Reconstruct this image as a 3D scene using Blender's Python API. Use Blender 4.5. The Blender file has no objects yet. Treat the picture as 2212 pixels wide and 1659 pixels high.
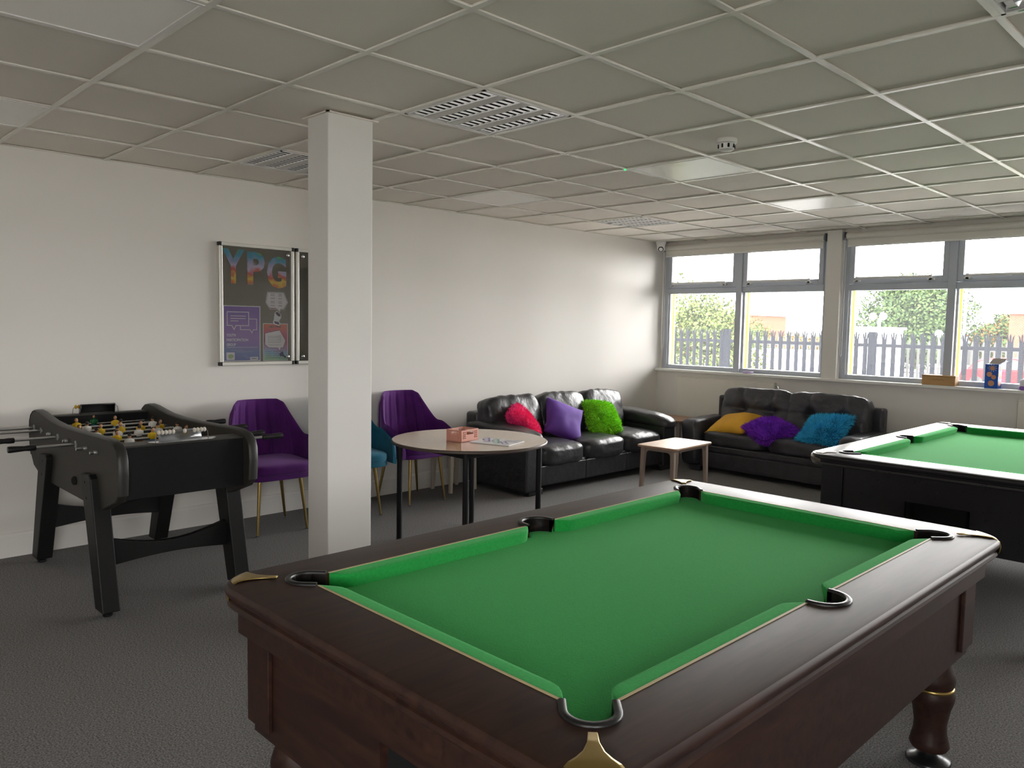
import bpy, bmesh, math, random
from mathutils import Vector, Matrix, noise
from mathutils.geometry import interpolate_bezier
PI = math.pi
SC = bpy.context.scene
COL = SC.collection

# ------------------------------------------------------------------ camera, sky, exposure
def camera():
    F, yaw, pitch, roll = 1696.09, -0.79406, -0.07444, 0.01839
    cy, sy, cp, sp = math.cos(yaw), math.sin(yaw), math.cos(pitch), math.sin(pitch)
    f = Vector((sy*cp, cy*cp, sp)); r = Vector((cy, -sy, 0)); u = r.cross(f)
    c, s = math.cos(roll), math.sin(roll)
    R, U = c*r + s*u, -s*r + c*u
    cam = bpy.data.cameras.new('camera'); cam.sensor_width = 36; cam.sensor_fit = 'HORIZONTAL'
    cam.lens = F/2212*36; cam.clip_end = 500
    o = bpy.data.objects.new('camera', cam); COL.objects.link(o)
    m = Matrix((R, U, -f)).transposed().to_4x4(); m.translation = Vector((5.57, 0, 1.486))
    o.matrix_world = m
    SC.camera = o
camera()
W = bpy.data.worlds.new('overcast_sky'); SC.world = W; W.use_nodes = True
bg = W.node_tree.nodes['Background']
bg.inputs[0].default_value = (1.0, 0.985, 0.965, 1); bg.inputs[1].default_value = 20.0
SC.view_settings.view_transform = 'Standard'; SC.view_settings.look = 'None'
SC.view_settings.exposure = 0.3; SC.view_settings.gamma = 1.0; SC.view_settings.use_curve_mapping = False
SC.cycles.use_denoising = True
SC.cycles.max_bounces = 14; SC.cycles.diffuse_bounces = 8; SC.cycles.glossy_bounces = 4
SC.cycles.transparent_max_bounces = 16; SC.cycles.caustics_reflective = False; SC.cycles.caustics_refractive = False
SC.cycles.sample_clamp_indirect = 6.0

# ------------------------------------------------------------------ materials
def lin(c):
    if isinstance(c, str):
        c = [int(c[i:i+2], 16)/255 for i in (0, 2, 4)]
        c = [x/12.92 if x <= .04045 else ((x+.055)/1.055)**2.4 for x in c]
    return (c[0], c[1], c[2], 1)
MATS = {}
def mat(name, col, rough=.5, metal=0, var=0, vscale=20, bump=0, bscale=80, stretch=(1, 1, 1), spec=.5, coat=0,
        sheen=0, col2=None, emit=0, coord='Object', detail=4, bdist=.002):
    if name in MATS: return MATS[name]
    m = bpy.data.materials.new(name); m.use_nodes = True; nt = m.node_tree; N, L = nt.nodes, nt.links
    b = N['Principled BSDF']; c = lin(col)
    b.inputs['Base Color'].default_value = c; b.inputs['Roughness'].default_value = rough
    b.inputs['Metallic'].default_value = metal; b.inputs['Specular IOR Level'].default_value = spec
    b.inputs['Coat Weight'].default_value = coat; b.inputs['Coat Roughness'].default_value = .15
    b.inputs['Sheen Weight'].default_value = sheen
    if sheen: b.inputs['Sheen Tint'].default_value = tuple(min(1, x*1.5+.15) for x in c[:3])+(1,)
    if emit:
        b.inputs['Emission Color'].default_value = c; b.inputs['Emission Strength'].default_value = emit
    if var or bump or col2:
        tc = N.new('ShaderNodeTexCoord'); mp = N.new('ShaderNodeMapping'); mp.inputs['Scale'].default_value = stretch
        L.new(tc.outputs[coord], mp.inputs[0])
    if var or col2:
        nz = N.new('ShaderNodeTexNoise'); nz.inputs['Scale'].default_value = vscale; nz.inputs['Detail'].default_value = detail
        L.new(mp.outputs[0], nz.inputs['Vector'])
        rp = N.new('ShaderNodeValToRGB'); rp.color_ramp.elements[0].position = .3; rp.color_ramp.elements[1].position = .7
        c2 = lin(col2) if col2 else None
        rp.color_ramp.elements[0].color = tuple(x*(1-var) for x in c[:3])+(1,)
        rp.color_ramp.elements[1].color = c2 or tuple(min(1, x*(1+var)) for x in c[:3])+(1,)
        L.new(nz.outputs[0], rp.inputs[0]); L.new(rp.outputs[0], b.inputs['Base Color'])
    if bump:
        n2 = N.new('ShaderNodeTexNoise'); n2.inputs['Scale'].default_value = bscale; n2.inputs['Detail'].default_value = 5
        L.new(mp.outputs[0], n2.inputs['Vector'])
        bp = N.new('ShaderNodeBump'); bp.inputs['Strength'].default_value = bump; bp.inputs['Distance'].default_value = bdist
        L.new(n2.outputs[0], bp.inputs['Height']); L.new(bp.outputs[0], b.inputs['Normal'])
    MATS[name] = m
    return m
def glass_mat(name, veil, gloss=.08, tint=(1, 1, 1)):
    m = bpy.data.materials.new(name); m.use_nodes = True; N, L = m.node_tree.nodes, m.node_tree.links
    N.remove(N['Principled BSDF']); out = N['Material Output']
    tr = N.new('ShaderNodeBsdfTransparent'); tr.inputs[0].default_value = tint+(1,)
    gl = N.new('ShaderNodeBsdfGlossy'); gl.inputs['Roughness'].default_value = .02
    fr = N.new('ShaderNodeFresnel'); fr.inputs['IOR'].default_value = 1.45
    mx = N.new('ShaderNodeMixShader'); L.new(fr.outputs[0], mx.inputs[0]); L.new(tr.outputs[0], mx.inputs[1]); L.new(gl.outputs[0], mx.inputs[2])
    last = mx
    if veil:
        tl = N.new('ShaderNodeBsdfTranslucent'); tl.inputs[0].default_value = (.9, .95, 1, 1)
        m2 = N.new('ShaderNodeMixShader'); m2.inputs[0].default_value = veil
        L.new(mx.outputs[0], m2.inputs[1]); L.new(tl.outputs[0], m2.inputs[2]); last = m2
    L.new(last.outputs[0], out.inputs[0]); MATS[name] = m
    return m
def wood_mat(name, c1, c2, rough=.4, scale=3, stretch=(1, 1, 12), coat=0, bump=.15, spec=.5):
    m = bpy.data.materials.new(name); m.use_nodes = True; N, L = m.node_tree.nodes, m.node_tree.links
    b = N['Principled BSDF']; b.inputs['Roughness'].default_value = rough; b.inputs['Coat Weight'].default_value = coat
    b.inputs['Coat Roughness'].default_value = .2; b.inputs['Specular IOR Level'].default_value = spec
    tc = N.new('ShaderNodeTexCoord'); mp = N.new('ShaderNodeMapping'); mp.inputs['Scale'].default_value = stretch
    nz = N.new('ShaderNodeTexNoise'); nz.inputs['Scale'].default_value = scale; nz.inputs['Detail'].default_value = 8; nz.inputs['Distortion'].default_value = .6
    rp = N.new('ShaderNodeValToRGB'); rp.color_ramp.elements[0].position = .35; rp.color_ramp.elements[1].position = .68
    rp.color_ramp.elements[0].color = lin(c1); rp.color_ramp.elements[1].color = lin(c2)
    L.new(tc.outputs['Object'], mp.inputs[0]); L.new(mp.outputs[0], nz.inputs['Vector']); L.new(nz.outputs[0], rp.inputs[0]); L.new(rp.outputs[0], b.inputs['Base Color'])
    bp = N.new('ShaderNodeBump'); bp.inputs['Strength'].default_value = bump; bp.inputs['Distance'].default_value = .002
    L.new(nz.outputs[0], bp.inputs['Height']); L.new(bp.outputs[0], b.inputs['Normal'])
    MATS[name] = m
    return m
def ramp_mat(name, stops, axis='Z', lo=0, hi=1, rough=.6, dist=0, nscale=3):
    """colour bands along one object axis (printed paper)"""
    m = bpy.data.materials.new(name); m.use_nodes = True; N, L = m.node_tree.nodes, m.node_tree.links
    b = N['Principled BSDF']; b.inputs['Roughness'].default_value = rough
    tc = N.new('ShaderNodeTexCoord'); sx = N.new('ShaderNodeSeparateXYZ'); L.new(tc.outputs['Object'], sx.inputs[0])
    mr = N.new('ShaderNodeMapRange'); mr.inputs['From Min'].default_value = lo; mr.inputs['From Max'].default_value = hi
    val = sx.outputs[axis]
    if dist:
        nz = N.new('ShaderNodeTexNoise'); nz.inputs['Scale'].default_value = nscale; L.new(tc.outputs['Object'], nz.inputs['Vector'])
        mm = N.new('ShaderNodeMath'); mm.operation = 'MULTIPLY_ADD'; mm.inputs[1].default_value = dist
        L.new(nz.outputs[0], mm.inputs[0]); L.new(val, mm.inputs[2]); val = mm.outputs[0]
    L.new(val, mr.inputs['Value'])
    rp = N.new('ShaderNodeValToRGB'); e = rp.color_ramp.elements
    e[0].position = stops[0][0]; e[0].color = lin(stops[0][1]); e[1].position = stops[-1][0]; e[1].color = lin(stops[-1][1])
    for p, c in stops[1:-1]:
        k = e.new(p); k.color = lin(c)
    L.new(mr.outputs[0], rp.inputs[0]); L.new(rp.outputs[0], b.inputs['Base Color']); MATS[name] = m
    return m

def blind_mat():
    if 'blind_fabric' in MATS: return MATS['blind_fabric']
    m = mat('blind_fabric', (.80, .78, .72), .8); N, L = m.node_tree.nodes, m.node_tree.links
    tl = N.new('ShaderNodeBsdfTranslucent'); tl.inputs[0].default_value = (.8, .77, .7, 1); mx = N.new('ShaderNodeMixShader'); mx.inputs[0].default_value = .12
    L.new(N['Principled BSDF'].outputs[0], mx.inputs[1]); L.new(tl.outputs[0], mx.inputs[2]); L.new(mx.outputs[0], N['Material Output'].inputs[0])
    return m
def carpet_mat():
    m = mat('carpet', (.205, .20, .20), .95, var=.6, vscale=150, bump=.6, bscale=420, spec=.1, detail=6, bdist=.004)
    return m
M_wall = mat('wall_paint', (.80, .775, .735), .6, bump=.05, bscale=260, spec=.3)
M_carpet = carpet_mat()
M_tile = mat('ceiling_tile', (.86, .815, .745), .85, var=.05, vscale=900, bump=.06, bscale=700, spec=.2)
M_grid = mat('ceiling_grid', (.86, .84, .77), .26)
M_white = mat('white_metal', (.85, .84, .82), .35)
M_diff = mat('light_diffuser', (.97, .96, .91), .28, spec=.9)
M_chrome = mat('mirror_louvre', (.85, .88, .9), .12, 1)
M_steel = mat('steel', (.62, .63, .64), .25, 1)
M_brass = mat('brass', 'b39a5f', .3, 1, var=.08, vscale=8)
M_gold = mat('gold_leg', 'a8915c', .28, 1)
M_blackp = mat('black_plastic', '131315', .38)
M_black = mat('black_paint', '111113', .6, spec=.3, var=.2, vscale=40, bump=.1, bscale=200)
M_hole = mat('dark_recess', '060606', .9)
M_frame = mat('window_frame', (.52, .56, .63), .45)
M_glass = glass_mat('window_glass', .012)  # slight translucent share puts a pale glare haze into the glass
M_board_glass = glass_mat('board_glass', 0)
M_skirt = mat('skirting_paint', (.82, .80, .765), .4)
M_cloth = mat('green_baize', '1c8438', .95, var=.07, vscale=160, bump=.35, bscale=300, sheen=.5, spec=.15)
M_cushcloth = mat('green_cushion_cloth', '1f8c3e', .95, var=.12, vscale=120, bump=.35, bscale=400, sheen=.6, spec=.15)
M_mahog = wood_mat('mahogany', '281814', '3a241c', .46, 4, (9, 1.2, 9), bump=.12, spec=.3)
M_mahogx = wood_mat('mahogany_cross', '281814', '3a241c', .46, 4, (1.2, 9, 9), bump=.12, spec=.3)
M_ebony = wood_mat('ebony', '1b1a1d', '1f1e22', .27, 4, (9, 1.2, 9), bump=0)
M_leather = mat('black_leather', '303033', .34, var=.25, vscale=9, bump=.5, bscale=18, bdist=.012)
M_leather2 = mat('charcoal_leather', '3c3b40', .37, var=.25, vscale=9, bump=.6, bscale=18, bdist=.012)

# ------------------------------------------------------------------ mesh helpers
class MB:
    def __init__(s): s.v, s.f, s.m = [], [], []
    def add(s, vs, fs, m=0):
        o = len(s.v); s.v += [tuple(p) for p in vs]
        for f in fs: s.f.append(tuple(i+o for i in f)); s.m.append(m)
        return s
    def box(s, a, b, m=0):
        x0, y0, z0 = a; x1, y1, z1 = b
        return s.add([(x0, y0, z0), (x1, y0, z0), (x1, y1, z0), (x0, y1, z0), (x0, y0, z1), (x1, y0, z1), (x1, y1, z1), (x0, y1, z1)],
                     [(0, 3, 2, 1), (4, 5, 6, 7), (0, 1, 5, 4), (1, 2, 6, 5), (2, 3, 7, 6), (3, 0, 4, 7)], m)
    def prism(s, poly, ax, a, b, m=0):
        n = len(poly)
        P = {'z': lambda p, t: (p[0], p[1], t), 'y': lambda p, t: (p[0], t, p[1]), 'x': lambda p, t: (t, p[0], p[1])}[ax]
        vs = [P(p, a) for p in poly]+[P(p, b) for p in poly]
        return s.add(vs, [tuple(range(n))[::-1], tuple(range(n, 2*n))]+[(i, (i+1) % n, n+(i+1) % n, n+i) for i in range(n)], m)
    def loft(s, rings, m=0, cap=True, loop=False):
        n = len(rings[0]); vs = [p for r in rings for p in r]; fs = []
        R = len(rings)
        for k in range(R if loop else R-1):
            k2 = (k+1) % R
            fs += [(k*n+i, k*n+(i+1) % n, k2*n+(i+1) % n, k2*n+i) for i in range(n)]
        if cap and not loop: fs += [tuple(range(n))[::-1], tuple(range((R-1)*n, R*n))]
        return s.add(vs, fs, m)
    def sheet(s, rows, m=0):
        n = len(rows[0]); vs = [p for r in rows for p in r]
        return s.add(vs, [(k*n+i, k*n+i+1, (k+1)*n+i+1, (k+1)*n+i) for k in range(len(rows)-1) for i in range(n-1)], m)
    def lathe(s, prof, n=24, c=(0, 0, 0), m=0, cap=True):
        rings = [[(c[0]+r*math.cos(2*PI*i/n), c[1]+r*math.sin(2*PI*i/n), c[2]+z) for i in range(n)] for r, z in prof]
        return s.loft(rings, m, cap)
    def tube(s, path, r, n=8, m=0, loop=False, sx=1):
        P = [Vector(p) for p in path]; rings = []
        rs = r if isinstance(r, (list, tuple)) else [r]*len(P)
        up = None
        for i, p in enumerate(P):
            if loop: t = (P[(i+1) % len(P)]-P[i-1])
            else: t = P[min(i+1, len(P)-1)]-P[max(i-1, 0)]
            t.normalize()
            if up is None:
                up = Vector((0, 0, 1)) if abs(t.z) < .9 else Vector((1, 0, 0))
            a = t.cross(up); a.normalize(); b = a.cross(t); up = b if not loop else up
            rings.append([p+rs[i]*(math.cos(2*PI*k/n)*a*sx+math.sin(2*PI*k/n)*b) for k in range(n)])
        return s.loft(rings, m, True, loop)
    def puff(s, c, h, k=5, n=10, wr=0, seed=0, fn=None, m=0, ws=6):
        """rounded soft block: superellipsoid of half sizes h"""
        ax = [(0, 1, 2), (1, 2, 0), (2, 0, 1)]
        idx = {}; vs = []; fs = []
        def vert(p):
            key = tuple(round(x, 5) for x in p)
            if key in idx: return idx[key]
            l = sum(abs(x)**k for x in p)**(1/k)
            q = [p[i]/l for i in range(3)]
            P = Vector((q[0]*h[0], q[1]*h[1], q[2]*h[2]))
            if fn: P = fn(P, q)
            if wr:
                w = noise.noise(Vector((P.x*ws+seed*7.3, P.y*ws+seed*3.1, P.z*ws)))+.5*noise.noise(Vector((P.x*ws*2.4+seed, P.y*ws*2.4, P.z*ws*2.4)))
                P = P+Vector(q)*w*wr
            idx[key] = len(vs); vs.append(tuple(P+Vector(c)))
            return idx[key]
        g = [math.tan((-1+2*i/n)*PI/4) for i in range(n+1)]
        for a, b, d in ax:
            for sg in (-1, 1):
                for i in range(n):
                    for j in range(n):
                        q = []
                        for (u, w) in ((i, j), (i+1, j), (i+1, j+1), (i, j+1)):
                            p = [0, 0, 0]; p[a] = g[u]; p[b] = g[w]; p[d] = sg; q.append(vert(p))
                        fs.append(tuple(q if sg > 0 else q[::-1]))
        return s.add(vs, fs, m)
    def mesh(s, name):
        me = bpy.data.meshes.new(name); me.from_pydata(s.v, [], s.f)
        me.polygons.foreach_set('material_index', s.m)
        bm = bmesh.new(); bm.from_mesh(me); bmesh.ops.recalc_face_normals(bm, faces=bm.faces); bm.to_mesh(me); bm.free()
        return me
    def build(s, name, mats, parent=None, loc=None, rot=None, smooth=None, bevel=0, seg=2, solid=0, sub=0):
        return link(name, s.mesh(name), mats, parent, loc, rot, smooth, bevel, seg, solid, sub)
def link(name, me, mats, parent=None, loc=None, rot=None, smooth=None, bevel=0, seg=2, solid=0, sub=0):
    if not isinstance(mats, (list, tuple)): mats = [mats]
    if not me.materials:
        for m in mats: me.materials.append(m)
    if smooth is not None:
        me.shade_smooth()
        if smooth < 180: me.set_sharp_from_angle(angle=math.radians(smooth))
    o = bpy.data.objects.new(name, me); COL.objects.link(o)
    if parent: o.parent = parent
    if loc is not None: o.location = loc
    if rot is not None: o.rotation_euler = rot
    if solid:
        md = o.modifiers.new('thick', 'SOLIDIFY'); md.thickness = solid; md.offset = -1
    if bevel:
        md = o.modifiers.new('edge', 'BEVEL'); md.width = bevel; md.segments = seg; md.limit_method = 'ANGLE'; md.angle_limit = math.radians(40)
        md.harden_normals = False
    if sub:
        md = o.modifiers.new('smooth', 'SUBSURF'); md.levels = sub; md.render_levels = sub
    return o
def tag(o, label, cat, group=None):
    o['label'] = label; o['category'] = cat
    if group: o['group'] = group
    return o
def thing(name, label, cat, loc=(0, 0, 0), rz=0, group=None):
    o = bpy.data.objects.new(name, None); COL.objects.link(o); o.empty_display_size = .1
    o.location = loc; o.rotation_euler = (0, 0, rz)
    return tag(o, label, cat, group)
def structure(o, label=None):
    o['kind'] = 'structure'
    if label: o['label'] = label
    return o
def dup(o, parent=None):
    c = o.copy(); COL.objects.link(c); c.parent = parent
    for ch in list(o.children): dup(ch, c)
    return c
def rrect(hw, hl, r, n=6):
    pts = []
    for cx, cy, a0 in ((hw-r, hl-r, 0), (-hw+r, hl-r, 90), (-hw+r, -hl+r, 180), (hw-r, -hl+r, 270)):
        for i in range(n+1):
            a = math.radians(a0+90*i/n); pts.append((cx+r*math.cos(a), cy+r*math.sin(a)))
    return pts
def text_mesh(s, size, depth=.0006, bold=0):
    cu = bpy.data.curves.new('lettering', 'FONT'); cu.body = s; cu.size = size; cu.extrude = depth; cu.offset = bold; cu.resolution_u = 3
    cu.align_x = 'LEFT'
    o = bpy.data.objects.new('lettering', cu); COL.objects.link(o)
    dg = bpy.context.evaluated_depsgraph_get(); me = bpy.data.meshes.new_from_object(o.evaluated_get(dg))
    bpy.data.objects.remove(o); bpy.data.curves.remove(cu)
    return me
def lerp(a, b, t): return a+(b-a)*t
def sstep(a, b, x):
    t = max(0, min(1, (x-a)/(b-a))); return t*t*(3-2*t)

H = 2.504            # ceiling height
YW = 7.95            # inner face of the window wall
XR, YN = 8.40, -3.08 # far ends of the room behind and beside the camera

# ------------------------------------------------------------------ window light portals (sampling guides for the sky, they emit nothing)
BAYS = [(.02, 2.04), (2.19, 4.21), (4.36, 6.38), (6.53, 8.38)]
for x0, x1 in BAYS:
    l = bpy.data.lights.new('window_portal', 'AREA'); l.shape = 'RECTANGLE'; l.size = x1-x0; l.size_y = 1.46; l.cycles.is_portal = True
    o = bpy.data.objects.new('window_portal', l); COL.objects.link(o)
    o.location = ((x0+x1)/2, 8.24, 1.73); o.rotation_euler = (-PI/2, 0, 0)
RBAYS = [(-2.6, -.6)]     # window added in the unseen side wall to brighten the room
for y0, y1 in RBAYS:
    l = bpy.data.lights.new('window_portal', 'AREA'); l.shape = 'RECTANGLE'; l.size = y1-y0; l.size_y = 1.46; l.cycles.is_portal = True
    o = bpy.data.objects.new('window_portal', l); COL.objects.link(o)
    o.location = (XR+.19, (y0+y1)/2, 1.73); o.rotation_euler = (PI/2, 0, PI/2)
FBAYS = [(6.4, 7.9)]     # window added behind the camera, out of view, for more light
for x0, x1 in FBAYS:
    l = bpy.data.lights.new('window_portal', 'AREA'); l.shape = 'RECTANGLE'; l.size = x1-x0; l.size_y = 1.46; l.cycles.is_portal = True
    o = bpy.data.objects.new('window_portal', l); COL.objects.link(o)
    o.location = ((x0+x1)/2, YN-.19, 1.73); o.rotation_euler = (PI/2, 0, 0)

# ------------------------------------------------------------------ the room
structure(MB().box((-.2, YN-.2, -.12), (XR+.2, 8.25, 0)).build('floor', M_carpet), 'dark grey speckled carpet floor')
structure(MB().box((-.2, YN-.2, 0), (0, 8.25, 2.75)).build('wall_left', M_wall), 'long white painted wall behind the sofa and chairs')
wr = MB().box((XR, YN-.2, 0), (XR+.2, 8.25, .985)).box((XR, YN-.2, 2.46), (XR+.2, 8.25, 2.75))
for a, b in ((YN-.2, RBAYS[0][0]), (RBAYS[0][1], 8.25)): wr.box((XR, a, .985), (XR+.2, b, 2.46))
structure(wr.build('wall_right', M_wall))
wf = MB().box((0, YN-.2, 0), (XR, YN, .985)).box((0, YN-.2, 2.46), (XR, YN, 2.75))
for a, b in ((0, FBAYS[0][0]), (FBAYS[0][1], XR)): wf.box((a, YN-.2, .985), (b, YN, 2.46))
structure(wf.build('wall_front', M_wall))
wb = MB().box((0, YW, 0), (XR, 8.25, .985)).box((0, 8.0, 2.46), (XR, 8.25, 2.75))
wb.box((0, 8.0, .985), (.02, 8.25, 2.46)).box((8.38, 8.0, .985), (XR, 8.25, 2.46))
structure(wb.build('wall_back', M_wall), 'white window wall with a low dado under the sill')
for i, (x0, x1) in enumerate(((2.04, 2.19), (4.21, 4.36), (6.38, 6.53))):
    structure(MB().box((x0, 7.925, 1.0), (x1, 8.25, H)).build('trim_%d' % (i+1), M_wall), 'white pier between two window bays')
structure(MB().box((.001, 7.89, .975), (XR-.001, 8.06, 1.005)).build('trim_4', M_white, bevel=.006), 'long white window sill')
sk = [(0, 0), (.018, 0), (.018, .13), (.012, .145), (0, .15)]
structure(MB().prism([(p[0], p[1]) for p in sk], 'y', YN, YW).build('baseboard_left', M_skirt), 'tall white skirting board along the long wall')
structure(MB().prism([(YW-p[0], p[1]) for p in sk], 'x', .018, XR).build('baseboard_back', M_skirt))
col = structure(MB().box((1.97, 2.07, 0), (2.16, 2.33, H)).build('column', mat('column_paint', (.76, .745, .72), .55, bump=.06, bscale=200), bevel=.004), 'square white painted column')
MB().box((1.94, 2.055, 2.498), (2.18, 2.068, 2.5035)).box((2.161, 2.055, 2.498), (2.18, 2.35, 2.5035)).build('edge_trim', M_tile, col)

# suspended ceiling: every tile is a piece of its own
ceil = structure(MB().box((0, YN, 2.60), (XR, 8.0, 2.75)).build('ceiling', M_tile), 'suspended ceiling of square grey tiles in a pale metal grid')
GX, GY, P = 4.19, 2.331, .6
LOUV = {(-3, 0), (-6, 0), (-6, 6), (1, 0)}
FLAT = {(-3, 3), (-6, 3), (-3, 6), (-3, -3), (-6, -3)}
tile = MB().box((-.294, -.294, .008), (.294, .294, .024)).mesh('ceiling_tile')
half = MB().box((-.294, -.115, .008), (.294, .115, .024)).mesh('ceiling_tile_cut')
rnd = random.Random(4)
for a in range(-7, 7):
    for j in range(-9, 10):
        if (a, j) in LOUV or (a, j) in FLAT: continue
        last = j == 9
        if last and a > 6: continue
        cx = GX+P*a+.3; cy = GY+P*j+(.13 if last else .3)
        o = link('tile', half if last else tile, M_tile, ceil, (cx, cy, H+rnd.uniform(0, .004)), (rnd.uniform(-.003, .003), rnd.uniform(-.003, .003), 0))
for a in range(-6, 7):
    x = GX+P*a
    MB().box((x-.012, YN, H), (x+.012, 8.0, H+.006)).box((x-.002, YN, H+.006), (x+.002, 8.0, H+.04)).build('grid_bar', M_grid, ceil)
for j in range(-8, 10):
    y = GY+P*j
    MB().box((0, y-.012, H-.0005), (XR, y+.012, H+.006)).box((0, y-.002, H+.006), (XR, y+.002, H+.04)).build('grid_bar', M_grid, ceil)
MB().box((.0005, YN, H+.002), (.022, 7.98, H+.006)).build('edge_angle', M_grid, ceil)

def louvre_light(a, j, label, glint=False):
    x0, y0 = GX+P*a, GY+P*j
    t = thing('louvre_light', label, 'ceiling light', (x0+.3, y0+.3, H), 0, 'recessed louvre ceiling lights')
    f = MB(); e = .286
    for q in ((-e, -e, e, -e+.014), (-e, e-.014, e, e), (-e, -e, -e+.014, e), (e-.014, -e, e, e)): f.box((q[0], q[1], -.003), (q[2], q[3], .02))
    f.box((-e, -e, .075), (e, e, .085)); f.build('frame', M_white, t)
    sw, gap = .088, .0613
    ys = -.272
    mats_band = mat('light_band', (.66, .65, .62), .4)
    for k in range(4):
        a0, a1 = ys+k*(sw+gap), ys+k*(sw+gap)+sw
        m = MB()
        side = lambda y, s: [(-.272, y, -.001), (-.272, y+s*.012, .02), (-.272, y+s*.028, .05)]
        for y, s in ((a0, 1), (a1, -1)):
            m.sheet([[(x, y, .0) for x in (-.27, .27)], [(x, y+s*.008, .02) for x in (-.27, .27)], [(x, y+s*.024, .052) for x in (-.27, .27)]])
        m.box((-.27, a0+.022, .052), (.27, a1-.022, .056))
        for i in range(12):
            x = -.27+.54*(i+.5)/12
            m.prism([(x-.012, .004), (x+.012, .004), (x+.003, .04), (x-.003, .04)], 'y', a0+.004, a1-.004)
        m.build('louvre', M_chrome, t)
        if k < 3: MB().box((-.272, a1+.002, -.001), (.272, a1+gap-.002, .016)).build('band', mats_band, t, bevel=.003)
    if glint:
        MB().box((-.24, .281, -.004), (.2, .286, .0)).build('green_glint', mat('green_glint_paint', '3aa860', .4), t)  # green glints painted as a thin coloured strip, no lamp
    return t
louvre_light(-3, 0, 'louvre ceiling light just in front of the white column top')
louvre_light(-6, 0, 'louvre ceiling light half hidden behind the white column near the wall')
louvre_light(-6, 6, 'small far louvre ceiling light above the three-seat sofa')
louvre_light(1, 0, 'louvre ceiling light cut by the top corner, with green glints', True)
FL = {(-3, 3): 'flat white light panel with a green indicator dot at its corner', (-6, 3): 'flat white light panel in the ceiling nearest above the round table',
      (-3, 6): 'far flat white light panel above the two-seat sofa', (-3, -3): 'large flat light panel at the upper photo edge above the column side',
      (-6, -3): 'flat light panel at the photo edge above the football table'}
for (a, j) in FLAT:
    t = thing('light_panel', FL.get((a, j), 'flat white light panel in the ceiling behind the camera side'), 'ceiling light', (GX+P*a+.3, GY+P*j+.3, H), 0, 'flat ceiling light panels')
    f = MB(); e = .288
    for q in ((-e, -e, e, -e+.012), (-e, e-.012, e, e), (-e, -e+.012, -e+.012, e-.012), (e-.012, -e+.012, e, e-.012)): f.box((q[0], q[1], -.002), (q[2], q[3], .014))
    f.build('frame', M_white, t); MB().box((-.276, -.276, .002), (.276, .276, .012)).build('diffuser', M_diff, t)
tag(MB().lathe([(.002, 0), (.006, .0), (.007, .004), (.004, .008)], 12).build('indicator_lamp', mat('green_led', '35e07a', .3, emit=1.2), None, (GX-1.8, GY+1.78, H-.009)), 'tiny green indicator lamp on the ceiling grid', 'indicator')

t = thing('smoke_detector', 'round white smoke detector on the ceiling', 'smoke detector', (3.28, 3.842, H))
MB().lathe([(.052, .008), (.056, 0), (.054, -.016), (.046, -.02)], 28).build('base', M_white, t, smooth=40)
MB().lathe([(.044, -.018), (.04, -.05), (.03, -.056), (.012, -.058)], 28).build('sensor_head', M_white, t, smooth=40)
vm = MB()
for k in range(8):
    c, s = math.cos(k*PI/4), math.sin(k*PI/4)
    vm.box((c*.042-.004, s*.042-.004, -.044), (c*.042+.004, s*.042+.004, -.024))
vm.build('vent_slots', M_hole, t)['kind'] = 'stuff'

t = thing('security_camera', 'small white dome security camera in the ceiling corner', 'camera', (.10, 7.80, H))
MB().lathe([(.06, .0), (.06, -.02), (.052, -.03), (.048, -.06)], 28).build('base', M_white, t, smooth=40)
MB().puff((0, 0, -.075), (.047, .047, .047), 2, 8).build('eyeball', M_white, t, smooth=180)
ln = MB().lathe([(.030, .030), (.033, .036), (.030, .040), (.004, .043)], 24); ln.build('lens', mat('dark_lens', '1c1e26', .12), t, (0, 0, -.075), (math.radians(118), 0, math.radians(35)), smooth=60)

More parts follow.
